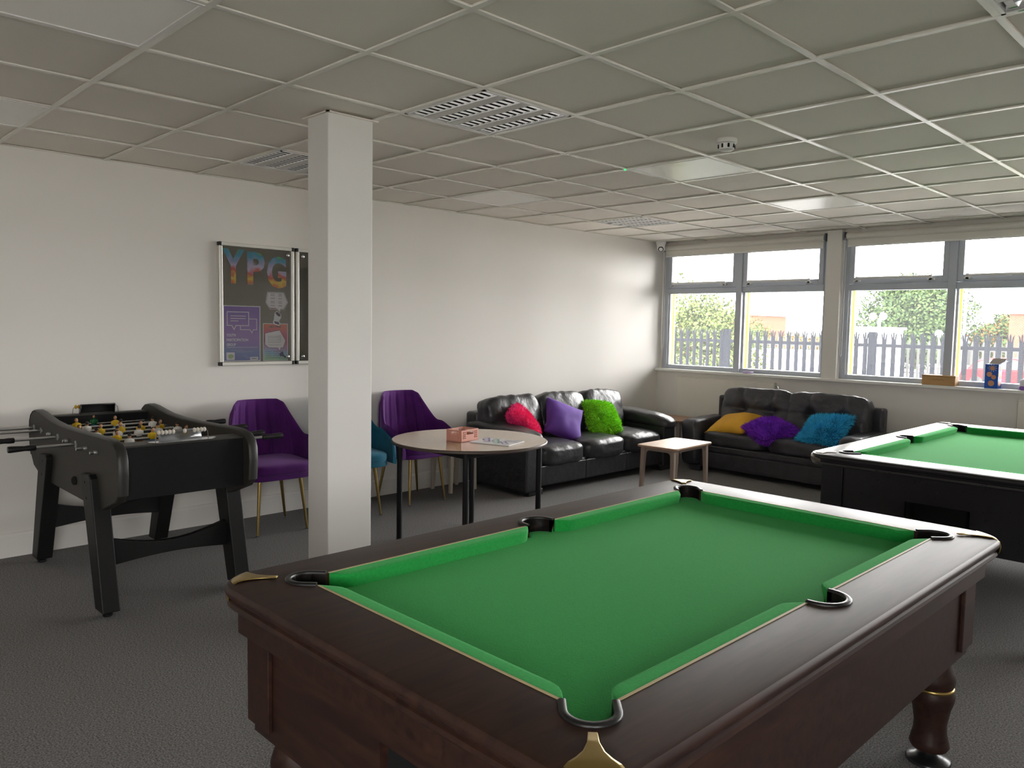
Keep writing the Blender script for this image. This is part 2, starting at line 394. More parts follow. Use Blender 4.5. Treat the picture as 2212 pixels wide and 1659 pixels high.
# ------------------------------------------------------------------ windows
Z0, Z1, ZT = 1.005, 2.46, 1.93
for i, (x0, x1) in enumerate(BAYS):
    f = MB()
    f.box((x0, 8.02, Z0), (x0+.055, 8.12, Z1)).box((x1-.055, 8.02, Z0), (x1, 8.12, Z1))
    f.box((x0+.055, 8.02, Z0), (x1-.055, 8.12, Z0+.045)).box((x0+.055, 8.02, Z1-.055), (x1-.055, 8.12, Z1))
    w = structure(f.build('window_%d' % (i+1), M_frame, bevel=.004), 'grey aluminium framed window bay')
    xm = (x0+x1)/2
    MB().box((xm-.035, 7.985, Z0), (xm+.035, 8.12, Z1)).build('mullion', M_frame, w, bevel=.004)
    for k, (a, b) in enumerate(((x0+.055, xm-.035), (xm+.035, x1-.055))):
        MB().box((a, 8.01, ZT-.03), (b, 8.12, ZT+.03)).build('transom', M_frame, w, bevel=.003)
        s = MB(); sa, sb, sz0, sz1 = a+.004, b-.004, ZT+.034, Z1-.058
        s.box((sa, 8.0, sz0), (sa+.05, 8.1, sz1)).box((sb-.05, 8.0, sz0), (sb, 8.1, sz1)).box((sa+.05, 8.0, sz0), (sb-.05, 8.1, sz0+.062)).box((sa+.05, 8.0, sz1-.05), (sb-.05, 8.1, sz1))
        so = s.build('sash', M_frame, w, bevel=.004)
        MB().box((sa+.045, 8.045, sz0+.057), (sb-.045, 8.053, sz1-.045)).build('pane', M_glass, w)
        MB().box((a, 8.06, Z0+.045), (b, 8.068, ZT-.03)).build('pane', M_glass, w)
        MB().box((a, 8.05, Z0+.04), (a+.014, 8.08, ZT-.03)).box((b-.014, 8.05, Z0+.04), (b, 8.08, ZT-.03)).build('glazing_bead', M_white, w)
        MB().box((a, 8.122, Z0+.02), (a+.022, 8.15, ZT)).build('outer_reveal', mat('yellow_reveal', 'd7dc35', .5), w)
        # restrictor bar with two brackets
        g = MB(); gx0, gx1 = sa+.09, sb-.14
        g.tube([(gx0, 7.972, sz0+.055), (gx1, 7.972, sz0+.055)], .012, 8)
        for gx in (gx0, gx1): g.box((gx-.03, 7.965, sz0+.02), (gx+.03, 8.0, sz0+.035)).box((gx-.012, 7.965, sz0+.02), (gx+.012, 7.985, sz0+.068))
        g.box(((gx0+gx1)/2-.01, 7.968, sz0+.04), ((gx0+gx1)/2+.01, 7.985, sz0+.062))
        g.build('opener', M_white, so)
    # roller blind
    names = ['cream roller blind rolled up over the window bay by the corner', 'cream roller blind rolled up over the second window bay', 'cream roller blind over the third window bay', 'cream roller blind over the last window bay']
    bt = thing('roller_blind', names[i], 'blind', (xm, 7.955, 2.42), 0, 'rolled up roller blinds')
    hw = (x1-x0)/2-.02
    mbl = blind_mat()
    MB().tube([(-hw+.02, 0, .018), (hw-.02, 0, .018)], .034, 16).build('roll', mbl, bt, smooth=50)
    MB().box((-hw+.03, -.003, -.075), (hw-.03, .0, .0)).build('fabric', mbl, bt)
    MB().box((-hw+.03, -.008, -.09), (hw-.03, .005, -.07)).build('bottom_bar', M_white, bt, bevel=.003)
    for sx in (-1, 1): MB().box((sx*hw-.006, -.04, -.02), (sx*hw+.006, .04, .06)).build('bracket', mat('grey_bracket', '6c7078', .5), bt)
    cx = -hw+.012 if i else -hw+.02
    MB().tube([(cx, -.03, .0), (cx, -.03, -.8), (cx, -.024, -1.17), (cx, -.01, -1.19), (cx, .01, -1.17), (cx, .012, -.8), (cx, .01, 0)], .003, 5).build('pull_cord', M_white, bt)

def added_window(name, loc, rz, w):  # simple frame and panes for windows added out of view
    f = MB(); h = w/2
    f.box((-h, 0, .985), (-h+.055, .08, Z1)).box((h-.055, 0, .985), (h, .08, Z1)).box((-h+.055, 0, .985), (h-.055, .08, 1.04)).box((-h+.055, 0, Z1-.055), (h-.055, .08, Z1))
    o = structure(f.build(name, M_frame, None, loc, (0, 0, rz), bevel=.004))
    MB().box((-.035, 0, 1.04), (.035, .08, Z1-.055)).build('mullion', M_frame, o)
    for p, q in ((-h+.055, -.035), (.035, h-.055)):
        MB().box((p, 0, ZT-.05), (q, .08, ZT+.05)).build('transom', M_frame, o)
        MB().box((p, .03, 1.04), (q, .036, ZT-.05)).build('pane', M_glass, o); MB().box((p, .03, ZT+.05), (q, .036, Z1-.055)).build('pane', M_glass, o)
nw = 5
for a, b in RBAYS: added_window('window_%d' % nw, (XR+.14, (a+b)/2, 0), PI/2, b-a); nw += 1  # added side window, lets extra daylight in
for a, b in FBAYS: added_window('window_%d' % nw, ((a+b)/2, YN-.14, 0), 0, b-a); nw += 1  # added window behind the camera, also for extra daylight

# ------------------------------------------------------------------ radiators
def radiator(x0, x1, label):
    t = thing('radiator', label, 'radiator', ((x0+x1)/2, YW, 0), 0, 'panel radiators under the sill')
    h = (x1-x0)/2; mr = mat('radiator_enamel', (.76, .73, .66), .4)
    MB().box((-h, -.075, .30), (h, -.06, .915)).build('front_panel', mr, t, bevel=.006)
    for a in (-h, h-.006): MB().box((a, -.0595, .31), (a+.006, -.0205, .9145)).build('side_panel', mr, t)
    g = MB().box((-h, -.075, .915), (h, -.02, .925)); g.build('top_grille', mr, t, bevel=.002)
    MB().box((-h+.02, -.02, .35), (h-.02, -.001, .85)).build('wall_bracket', mr, t)
    MB().tube([(h+.002, -.045, .885), (h+.03, -.045, .885), (h+.035, -.045, .86)], .010, 8).build('bleed_valve', M_steel, t)
    MB().tube([(h+.002, -.045, .36), (h+.03, -.045, .36), (h+.03, -.045, 0)], .009, 8).build('pipe', mr, t)
radiator(.34, 1.56, 'cream panel radiator in the corner behind the two-seat sofa')
radiator(3.81, 5.2, 'cream panel radiator cut by the photo edge behind the dark pool table')

# ------------------------------------------------------------------ pool tables
def arc(c, r, a0, a1, n): return [(c[0]+r*math.cos(lerp(a0, a1, i/n)), c[1]+r*math.sin(lerp(a0, a1, i/n))) for i in range(n+1)]
def pool_table(label, loc, rz, hl, top, wood, woodx, body_z, strip, cap, hole_side, frieze=True, hx=(0, .28)):
    T = thing('pool_table', label, 'pool table', loc, rz, 'pub pool tables')
    hw, iw, il = .6475, .495, hl-.17
    w, wm = .042, .056                       # pocket half openings
    bed = top-.042
    # U-shaped pocket outlines, from one rail edge round to the other
    def corner_u(sx, sy, off=0, cut=0):
        K = Vector((sx*iw, sy*il)); d = Vector((sx, sy)).normalized(); n = Vector((-d.y, d.x))
        ww = w+off; c = K+d*(-.004)
        pts = [K-d*w+n*ww]+[c+n*ww*math.cos(a)+d*(ww*math.sin(a)-cut) for a in [PI*i/12 for i in range(13)]]+[K-d*w-n*ww]
        return [(p.x, p.y) for p in pts]
    def mid_u(sx, off=0, cut=0):
        ww = wm+off; c = (sx*(iw+.012), 0)
        pts = [(sx*iw, sx*ww)]+[(c[0]+sx*(ww*math.sin(PI*i/12)-cut), sx*ww*math.cos(PI*i/12)) for i in range(13)]+[(sx*iw, -sx*ww)]
        return pts
    def inner(cut=0):
        L = []
        # counter-clockwise from the +x edge
        L += mid_u(1, 0, cut)[::-1]
        L += corner_u(1, 1, 0, cut)[::-1]
        L += corner_u(-1, 1, 0, cut)[::-1]
        L += mid_u(-1, 0, cut)[::-1]
        L += corner_u(-1, -1, 0, cut)[::-1]
        L += corner_u(1, -1, 0, cut)[::-1]
        return L
    # rail: flat top with pocket cut-outs and a moulded outer edge
    bm = bmesh.new()
    def ring(pts, z): return [bm.verts.new((p[0], p[1], z)) for p in pts]
    rc = .095
    prof = [(0, 0), (.010, -.003), (.016, -.011), (.017, -.021), (.012, -.030), (.004, -.034), (.004, -.038), (.010, -.042), (.012, -.052), (.006, -.060), (-.028, -.063)]
    o0 = ring(rrect(hw, hl, rc, 8), top); i0 = ring(inner(), top)
    es = [bm.edges.new((r[k], r[(k+1) % len(r)])) for r in (o0, i0) for k in range(len(r))]
    bmesh.ops.triangle_fill(bm, use_beauty=True, use_dissolve=False, edges=es)
    prev = o0
    for dx, dz in prof[1:]:
        cur = ring(rrect(hw+dx, hl+dx, rc+dx, 8), top+dz)
        for k in range(len(cur)): bm.faces.new((prev[k], prev[(k+1) % len(cur)], cur[(k+1) % len(cur)], cur[k]))
        prev = cur
    i1 = ring(inner(), top-.045)
    for k in range(len(i1)): bm.faces.new((i0[k], i1[k], i1[(k+1) % len(i1)], i0[(k+1) % len(i1)]))
    bmesh.ops.recalc_face_normals(bm, faces=bm.faces)
    me = bpy.data.meshes.new('rail'); bm.to_mesh(me); bm.free()
    link('rail', me, wood, T, smooth=35)
    # frieze under the rail
    fr = MB(); A, B = rrect(hw-.03, hl-.03, .02, 4), rrect(hw-.045, hl-.045, .02, 4)
    fr.loft([[(p[0], p[1], top-.06) for p in A], [(p[0], p[1], top-.142) for p in A], [(p[0], p[1], top-.15) for p in B], [(p[0], p[1], top-.15) for p in rrect(hw-.2, hl-.2, .02, 4)]], cap=False)
    if frieze: fr.build('frieze', wood, T, smooth=30)
    # slate bed with cloth
    bm = bmesh.new(); vs = [bm.verts.new((p[0], p[1], bed)) for p in inner(.02)]; bm.faces.new(vs)
    bmesh.ops.triangulate(bm, faces=bm.faces); bmesh.ops.recalc_face_normals(bm, faces=bm.faces)
    if sum(f.normal.z for f in bm.faces) < 0: bmesh.ops.reverse_faces(bm, faces=bm.faces)
    me = bpy.data.meshes.new('playing_bed'); bm.to_mesh(me); bm.free(); link('playing_bed', me, M_cloth, T, solid=.02)
    # pockets: rim, liner
    for us, nm in [(corner_u(sx, sy), 'c') for sx in (-1, 1) for sy in (-1, 1)]+[(mid_u(sx), 'm') for sx in (-1, 1)]:
        n = len(us)
        rows = []
        pr = [(0, -.03), (0, .004), (.002, .006), (.013, .006), (.016, .003), (.016, -.002)]
        for k, p in enumerate(us):
            a, b = Vector(us[max(k-1, 0)]), Vector(us[min(k+1, n-1)]); t = (b-a).normalized(); nn = Vector((t.y, -t.x))
            cen = Vector((sum(q[0] for q in us)/n, sum(q[1] for q in us)/n))
            if nn.dot(Vector(p)-cen) < 0 and 0 < k < n-1: nn = -nn
            if k in (0, n-1):
                nn = nn if nn.dot(Vector(p)-cen) > 0 else -nn
            rows.append([(p[0]+nn.x*o, p[1]+nn.y*o, top+z) for o, z in pr])
        rim = MB().loft(rows).build('pocket_rim', M_blackp, T, smooth=50)
        lw = MB().sheet([[(p[0], p[1], top-.002) for p in us], [(p[0], p[1], bed-.10) for p in us]])
        lw.add([(p[0], p[1], bed-.05) for p in us], [tuple(range(n))])
        lw.build('pocket_liner', M_hole, T)
    # cushions with a brass beading strip behind them
    CUP = [(-.001, 0), (.030, 0), (.041, -.0015), (.046, -.006), (.0455, -.012), (.036, -.0415), (-.001, -.0415)]
    def cushion(p0, p1, inn):
        p0, p1, inn = Vector(p0), Vector(p1), Vector(inn); L = (p1-p0).length; rows = []
        ts = [0, .008, .018, .03, .045, .065]
        ts = ts+[L/2]+[L-x for x in ts[::-1]]
        for t in ts:
            e = min(t, L-t); s = .12+.88*math.sin(PI/2*min(1, e/.06))
            q = p0+(p1-p0)*(t/L)
            rows.append([(q.x+inn.x*(o*s if o > 0 else o), q.y+inn.y*(o*s if o > 0 else o), top+z) for o, z in CUP])
        c = MB().loft(rows).build('cushion', M_cushcloth, T, smooth=35)
        if strip:
            s = MB(); a, b = p0, p1
            s.add([(v.x-inn.x*o, v.y-inn.y*o, top+z) for z in (.0012, -.003) for v, o in ((a, 0), (b, 0), (b, .0065), (a, .0065))],
                  [(0, 1, 2, 3), (4, 5, 6, 7), (0, 1, 5, 4), (1, 2, 6, 5), (2, 3, 7, 6), (3, 0, 4, 7)])
            s.build('beading', mat('beading_gold', 'b8a880', .5), c)
    g = w*1.414+.012; gm = wm+.014
    for sx in (-1, 1):
        cushion((sx*iw, gm), (sx*iw, il-g), (-sx, 0)); cushion((sx*iw, -il+g), (sx*iw, -gm), (-sx, 0))
    for sy in (-1, 1): cushion((-iw+g, sy*il), (iw-g, sy*il), (0, -sy))
    # corner caps
    rows0 = [(.070, .008, .0025), (.10, .0105, .0025), (.125, .018, .0025), (.145, .030, .0025), (.163, .042, .002), (.177, .05, -.003), (.187, .055, -.012), (.191, .057, -.024), (.189, .056, -.04), (.18, .05, -.056)]
    reach = math.hypot(hw-iw, hl-il)-.414*rc
    for sx in (-1, 1):
        for sy in (-1, 1):
            K = Vector((sx*iw, sy*il)); d = Vector((sx*(hw-iw), sy*(hl-il))).normalized(); n = Vector((-d.y, d.x)); rows = []
            for dd, h, z in rows0:
                bend = sstep(.12, .18, dd)
                rows.append([])
                for q in range(-6, 7):
                    a = h*q/6
                    p = K+d*(dd*reach/.175-bend*a*a/(2*rc)*1.15)+n*a
                    rows[-1].append((p.x, p.y, top+z))
            MB().sheet(rows).build('corner_cap', cap, T, smooth=60, solid=-.003)
    # cabinet
    bw, bl, bt = hw-.0675, hl-.065, top-(.15 if frieze else .06)
    cb = MB(); th = .022
    for sx in (-1, 1): cb.box((sx*bw-th*(sx > 0), -bl, body_z), (sx*bw+th*(sx < 0), bl, bt))
    hs = hole_side
    cb.box((-bw+th, -hs*bl-th*(-hs > 0), body_z), (bw-th, -hs*bl+th*(-hs < 0), bt))
    y0, y1 = (hs*bl-th, hs*bl) if hs > 0 else (hs*bl, hs*bl+th)
    hx0, hx1, hz0, hz1 = hx[0], hx[1], body_z+.09, body_z+.2
    cb.box((-bw+th, y0, body_z), (hx0, y1, bt)).box((hx1, y0, body_z), (bw-th, y1, bt)).box((hx0, y0, body_z), (hx1, y1, hz0)).box((hx0, y0, hz1), (hx1, y1, bt))
    cb.box((-bw+th, -bl+th, body_z+.01), (bw-th, bl-th, body_z+.03))
    cb.build('cabinet', woodx, T)
    rcs = MB(); yy0, yy1 = (y0-.12, y0) if hs > 0 else (y1, y1+.12)
    rcs.box((hx0, yy0, hz0-.005), (hx1, yy1, hz0)).box((hx0, yy0, hz1), (hx1, yy1, hz1+.005)).box((hx0-.005, yy0, hz0), (hx0, yy1, hz1)).box((hx1, yy0, hz0), (hx1+.005, yy1, hz1))
    yb = yy0 if hs > 0 else yy1
    rcs.box((hx0, yb-.003, hz0), (hx1, yb+.003, hz1)); rcs.build('ball_return', M_hole, T)
    for sx in (-1, 1):
        for sy in (-1, 1):
            X, Y = sx*(bw+.014), sy*(bl+.014); lx, ly = X-sx*.115, Y-sy*.115
            poly = [(X, Y), (lx, Y), (lx, sy*bl), (sx*bw, sy*bl), (sx*bw, ly), (X, ly)]
            MB().prism(poly, 'z', body_z+.03, bt).build('pilaster', wood, T, bevel=.003)
            c = (sx*(bw-.075), sy*(bl-.085), 0); k = body_z/.385
            lg = MB().lathe([(.03, .05*k), (.058, .05*k), (.064, .062*k), (.06, .08*k), (.053, .11*k), (.052, .14*k), (.06, .19*k), (.07, .225*k), (.0725, .245*k), (.066, .262*k), (.064, .27*k), (.070, .285*k), (.071, .305*k), (.062, .335*k), (.052, .36*k), (.05, .39*k)], 28).build('leg', wood, T, c, smooth=60)
            MB().lathe([(.064, .258*k), (.069, .262*k), (.069, .27*k), (.064, .274*k)], 28).build('ring', M_brass, lg, smooth=60)
            MB().lathe([(.072, 0), (.073, .004), (.068, .012), (.045, .02), (.028, .03), (.024, .052)], 28).build('levelling_foot', mat('foot_metal', '3a3b3d', .3, .7), lg, smooth=60)
    return T
pool_table('dark mahogany pool table with green cloth and brass corner caps, closest to the camera', (4.2175, 1.97, 0), 0, 1.085, .80, M_mahog, M_mahogx, .385, True, M_brass, -1)
pool_table('glossy black pool table with bright green cloth beyond the mahogany one', (4.30, 5.31, 0), math.radians(.6), 1.13, .82, M_ebony, M_ebony, .42, False, mat('pewter_cap', '8f8778', .28, 1), -1, False, (-.16, .14))

# ------------------------------------------------------------------ table football
def football_table():
    T = thing('football_table', 'black table football game with yellow and white players near the white column', 'football table', (.86, 1.60, 0))
    y0, y1, th = -.35, .35, .045       # outer faces of the side panels
    sil = []
    def Q(x, z): sil.append((x-.86, z))
    # side profile (x from wall end to near end)
    for x, z in [(.075, .64), (.055, .72), (.05, .79), (.06, .845), (.09, .885), (.14, .912), (.21, .922), (.30, .918), (.42, .902), (.55, .888), (.75, .880), (1.0, .882), (1.25, .888), (1.42, .893), (1.52, .893), (1.585, .882), (1.63, .855), (1.65, .81), (1.655, .74), (1.645, .64), (1.60, .60), (1.40, .53), (1.05, .525), (.60, .525), (.30, .53), (.13, .58)]: Q(x, z)
    for ya, yb in ((y0, y0+th), (y1-th, y1)):
        sp = MB().prism(sil, 'y', ya, yb).build('side_panel', mat('football_grey', '34312c', .55, spec=.35, var=.12, vscale=120), T, bevel=.007, seg=3, smooth=40)
        tr = MB(); n = 22
        rows = []
        for (x, z) in sil[:20]:
            rows.append([(x, ya-.003, z), (x, yb+.003, z)])
        # rounded rubber edging standing proud of the panel edge
        cx, cz = 0, .72
        outer = []
        for k in range(20):
            a, b = Vector(sil[max(k-1, 0)]), Vector(sil[min(k+1, 19)]); t_ = (b-a).normalized(); nn = Vector((-t_.y, t_.x))
            outer.append((sil[k][0]+nn.x*.006, sil[k][1]+nn.y*.006))
        tr.loft([[(sil[k][0], ya-.002, sil[k][1]), (outer[k][0], ya+.006, outer[k][1]), (outer[k][0], yb-.006, outer[k][1]), (sil[k][0], yb+.002, sil[k][1])] for k in range(20)])
        tr.build('edge_trim', mat('edge_rubber', '2a2927', .45), sp, smooth=70)
    yi0, yi1 = y0+th, y1-th
    for x, z0, z1 in ((.70, .60, .865), (-.70, .60, .88)):
        MB().box((x-.02, yi0, z0), (x+.02, yi1, z1)).build('end_panel', M_black, T, bevel=.003)
    MB().box((.60, yi0, .858), (.725, yi1, .868)).build('end_ledge', mat('ledge_grey', '35332f', .5), T, bevel=.002)
    MB().box((-.725, yi0, .872), (-.66, yi1, .882)).build('end_ledge', mat('ledge_grey', '35332f', .5), T, bevel=.002)
    MB().box((-.68, yi0, .72), (.68, yi1, .735)).build('playing_field', mat('pitch_grey', '55574f', .5), T)
    MB().box((-.71, yi0, .60), (.71, yi1, .612)).build('bottom_board', M_black, T)
    lm = MB()
    lm.box((-.003, yi0, .735), (.003, yi1, .7358)); lm.tube([(.12*math.cos(a), .12*math.sin(a), .7355) for a in [2*PI*k/32 for k in range(32)]], .003, 4, loop=True)
    lm.build('pitch_lines', mat('pitch_line', (.75, .75, .72), .6), T)
    # legs outside the panels, splayed along the table, with curved stretchers
    lmat = mat('football_leg', '171717', .5, spec=.3, var=.15, vscale=60)
    for sx, xt, xf in ((1, .40, .575), (-1, -.38, -.62)):
        for sy in (-1, 1):
            ya, yb = (y0-.035, y0+.05) if sy < 0 else (y1-.05, y1+.035)
            poly = [(xt-.075, .69), (xt+.06, .70), (xt+.085, .68), (xf+.06, .03), (xf+.02, .03-.0), (xf-.055, .03)]
            lg = MB().prism(poly, 'y', ya, yb).build('leg', lmat, T, bevel=.006)
            MB().lathe([(.02, 0), (.024, .004), (.024, .014), (.012, .02), (.012, .032)], 14, (xf, (ya+yb)/2, 0)).build('levelling_foot', M_blackp, lg, smooth=40)
            bl = MB()
            yo = y0-.036 if sy < 0 else y1+.036
            for z in (.655, .575):
                x = xt-.005+(.655-z)*.25*sx
                bl.tube([(x, yo+.002*sy, z), (x, yo-.002*sy, z)], .006, 8)
            bl.build('bolt', M_blackp, lg)
        xs = lerp(xt, xf, .53)
        sp = []
        for k in range(13):
            t = k/12; sp.append((lerp(yi0-.04, yi1+.04, t), .385-.07*math.sin(PI*t)))
        for k in range(12, -1, -1):
            t = k/12; sp.append((lerp(yi0-.04, yi1+.04, t), .225+.025*math.sin(PI*t)))
        MB().prism(sp, 'x', xs-.02, xs+.02).build('stretcher', lmat, T, bevel=.004)
    # key hole cover on the side
    kh = MB().lathe([(.024, 0), (.024, .01), (.018, .012)], 7, (0, 0, 0)); kh.build('coin_slot', M_hole, T, (.12, y0-.001, .615), (PI/2, 0, .3))
    # rods
    xr = [-.70, -.526, -.34, -.184, -.009, .148, .32, .489]
    xr = [.16-.86+.02, .334-.86, .52-.86, .676-.86, .851-.86, 1.008-.86, 1.18-.86, 1.349-.86]
    team = ['y', 'y', 'w', 'y', 'w', 'y', 'w', 'w']; cnt = [1, 2, 3, 5, 5, 3, 2, 1]
    slide = [-.02, -.05, .03, -.02, .02, .04, -.03, 0]
    skin = mat('player_skin', 'b98a68', .5); hair = mat('player_hair', '1a1210', .5)
    sh = {'y': mat('shirt_yellow', 'e0b91e', .45), 'w': mat('shirt_white', 'e4e1da', .45), 'g': mat('shirt_green', '0f6b3c', .45)}
    shorts = {'y': mat('shorts_blue', '3d7fb5', .5), 'w': mat('shorts_black', '26262a', .5), 'g': mat('shorts_blue', '3d7fb5', .5)}
    def player(k):
        m = MB()
        m.puff((0, 0, .012), (.013, .019, .022), 3, 5, m=0)          # torso round the rod
        m.puff((0, .019, .012), (.008, .007, .017), 2.5, 4, m=0).puff((0, -.019, .012), (.008, .007, .017), 2.5, 4, m=0)
        m.puff((0, 0, .047), (.0105, .010, .0135), 2, 5, m=1)        # head
        m.puff((-.003, 0, .052), (.0098, .0105, .0105), 2, 4, m=2)   # hair
        m.puff((0, 0, -.016), (.012, .017, .012), 3, 4, m=3)
        m.prism([(-.008, -.02), (.008, -.02), (.007, -.065), (.014, -.078), (-.010, -.078), (-.007, -.065)], 'y', -.012, .012, 1)
        me = m.mesh('player'); return me
    pm = {k: player(k) for k in 'ywg'}
    hm = MB().lathe([(.012, 0), (.0155, .004), (.0155, .03), (.0135, .05), (.016, .085), (.0175, .115), (.016, .125)], 14)
    handle_me = hm.mesh('handle')
    zr = .815
    for i, x in enumerate(xr):
        sy = -1 if team[i] == 'y' else 1
        s = slide[i]
        lo, hi = (-.62+s, .47+s) if sy < 0 else (-.43+s, .52+s)
        if sy > 0: lo = -.385+s*.5
        if sy < 0: lo, hi = -.555+s*.4, .40+s*.5
        if sy > 0: hi = .53+s
        rod = MB().tube([(x, lo, zr), (x, hi, zr)], .008, 10).build('rod', M_steel, T, smooth=50)
        h = link('handle', handle_me, M_blackp, rod, (x, (lo-.0 if sy < 0 else hi), zr), (PI/2 if sy < 0 else -PI/2, 0, 0), smooth=50)
        for yy, d in ((y0, -1), (y1, 1)):
            near_ = d == sy
            MB().tube([(x, yy, zr), (x, yy+d*(.005 if near_ else .014), zr), (x, yy+d*(.008 if near_ else .018), zr)], [.019, .019, .012] if near_ else [.011, .011, .008], 14).build('bushing', mat('bushing_grey', '8d8d8a', .35, .5), rod, smooth=40)
        n = cnt[i]; gap = .6/(n+1)
        sp = {1: .2, 2: .22, 3: .19, 5: .112}[n]
        for k in range(n):
            yy = (k-(n-1)/2)*sp+s
            kind = 'g' if i == 0 else team[i]
            p = link('player', pm[kind], [sh[kind], skin, hair, shorts[kind]], rod, (x, yy, zr), (0, rnd.uniform(-.25, .25), 0 if sy < 0 else PI), smooth=60)
        cs = MB()
        for k in range(7):
            a = yi0+.012+k*.008; cs.tube([(x+.011*math.cos(q*PI/4), a+.003*(q/8), zr+.011*math.sin(q*PI/4)) for q in range(8)], .0018, 4, loop=True)
        for k in range(7):
            a = yi1-.07+k*.008; cs.tube([(x+.011*math.cos(q*PI/4), a+.003*(q/8), zr+.011*math.sin(q*PI/4)) for q in range(8)], .0018, 4, loop=True)
        cs.build('spring', M_steel, rod)
    # goal plates and bead counters
    def counter(x, d, beads, bm_, plate):
        pl = MB().prism([(-.17, 0), (.17, 0), (.17, -.03), (.13, -.075), (-.13, -.075), (-.17, -.03)] if d > 0 else [(-.12, 0), (.12, 0), (.12, .05), (-.12, .05)], 'z', 0, .002).build('goal_plate', M_steel, T, (x, 0, .869 if d > 0 else .883), (0, 0, PI/2 if d > 0 else PI/2))
        hood = MB(); pts = [(math.cos(a)*.045, math.sin(a)*(.05 if d > 0 else .062)) for a in [PI*.38+PI*.62*k/8 for k in range(9)]]
        hood.sheet([[(-p[0]*d*.9, yy, p[1]) for p in pts] for yy in (-.10, .10)])
        for yy in (-.10, .10): hood.add([(-p[0]*d*.9, yy, p[1]) for p in pts]+[(0, yy, 0)], [tuple(range(len(pts)+1))])
        hood.build('goal_hood', plate, T, (x-.03*d, 0, .868 if d > 0 else .882), solid=.002, smooth=50)
        wire = MB(); zz = .915 if d > 0 else .925; L = .13
        wire.tube([(x+.015*d, -L-.005, zz-.045), (x+.015*d, -L, zz-.008), (x+.015*d, -L+.01, zz), (x+.015*d, L-.01, zz), (x+.015*d, L, zz-.008), (x+.015*d, L+.005, zz-.045)], .0025, 6)
        wo = wire.build('score_wire', M_steel, T, smooth=50)
        be = MB().puff((0, 0, 0), (.0125, .0085, .0125), 2, 5).mesh('score_bead')
        for b in beads: link('score_bead', be, bm_, wo, (x+.015*d, b, zz), smooth=180)
    clear = glass_mat('clear_acrylic', .3); dark = mat('dark_hood', '303030', .25)
    counter(.66, 1, [-.118, -.1, -.082, -.064, -.046, .012, .062, .080, .098, .114], mat('bead_ivory', 'dcd6cc', .4), clear)
    counter(-.69, -1, [-.115, -.097, -.079, -.061], mat('bead_yellow', 'c8971c', .4), dark)
    return T
football_table()

# ------------------------------------------------------------------ sofas (local: width along x, front towards -y)
def sofa_three():
    T = thing('three_seat_sofa', 'black leather three-seat sofa with padded arms along the white wall', 'sofa', (.05, 5.915, 0), PI/2)
    Wd, D, arm = 2.25, .90, .205; L = M_leather; h = Wd/2
    MB().box((-h+.06, -D+.10, .06), (h-.06, -.02, .27)).build('base', L, T, bevel=.015)
    n = 3; sw = (Wd-2*arm)/n
    for k in range(n):
        xc = -h+arm+sw*(k+.5)
        MB().box((-sw/2+.002, -D+.075, .075), (sw/2-.002, -D+.11, .25)).build('front_panel', L, T, (xc, 0, 0), bevel=.008)
        def bow(P, q):
            if q[2] > 0: P.z += .02*(1-q[0]**2)*(1-q[1]**2)
            return P
        MB().puff((0, 0, 0), (sw/2-.002, .36, .10), 5, 16, .008, k+1, bow, ws=9).build('seat_cushion', L, T, (xc, -D+.395, .325), smooth=180)
    ends = (-1.095, -.405, .25, .85)
    for k in range(3):
        xc = (ends[k]+ends[k+1])/2; bw = ends[k+1]-ends[k]
        def fn(P, q):
            P.y -= .03*(1-q[0]**2)*(1-q[2]**2) if q[1] < 0 else 0
            P.z += .012*(1-q[0]**4) if q[2] > 0 else 0
            return P
        MB().puff((0, 0, 0), (bw/2+.004, .105, .225), 6.5, 20, .014, k+11, fn, ws=7).build('back_cushion', L, T, (xc, -.26, .59), (math.radians(-14), 0, 0), smooth=180)
    MB().box((-h+.03, -.16, .06), (h-.10, 0, .68)).build('back_frame', L, T, bevel=.03, seg=3)
    for sx in (-1, 1):
        xc = sx*(h-arm/2)
        MB().box((-arm/2, -D+.06, .035), (arm/2, -.02, .47)).build('arm_body', L, T, (xc, 0, 0), bevel=.02, seg=3)
        def fa(P, q):
            P.z += -.05*(-P.y/.42) if P.y < 0 else .02*(P.y/.42)
            if q[1] < -.6: P.z -= .03*((-q[1]-.6)/.4)
            return P
        # front of the pad is the -y end
        def fb(P, q):
            t = P.y/.42
            P.z += .03*t-.02*t*t
            return P
        MB().puff((0, 0, 0), (arm/2+.03, .43, .07), 3.6, 14, .007, 5+sx, fb, ws=8).build('arm_pad', L, T, (xc, -.45, .535), smooth=180)
        MB().box((-.09, -.06, 0), (.09, .06, .06)).build('foot', L, T, (sx*(h-.14), -D+.13, 0), bevel=.01)
        MB().box((-.09, -.05, 0), (.09, .05, .06)).build('foot', L, T, (sx*(h-.14), -.1, 0), bevel=.01)
    return T
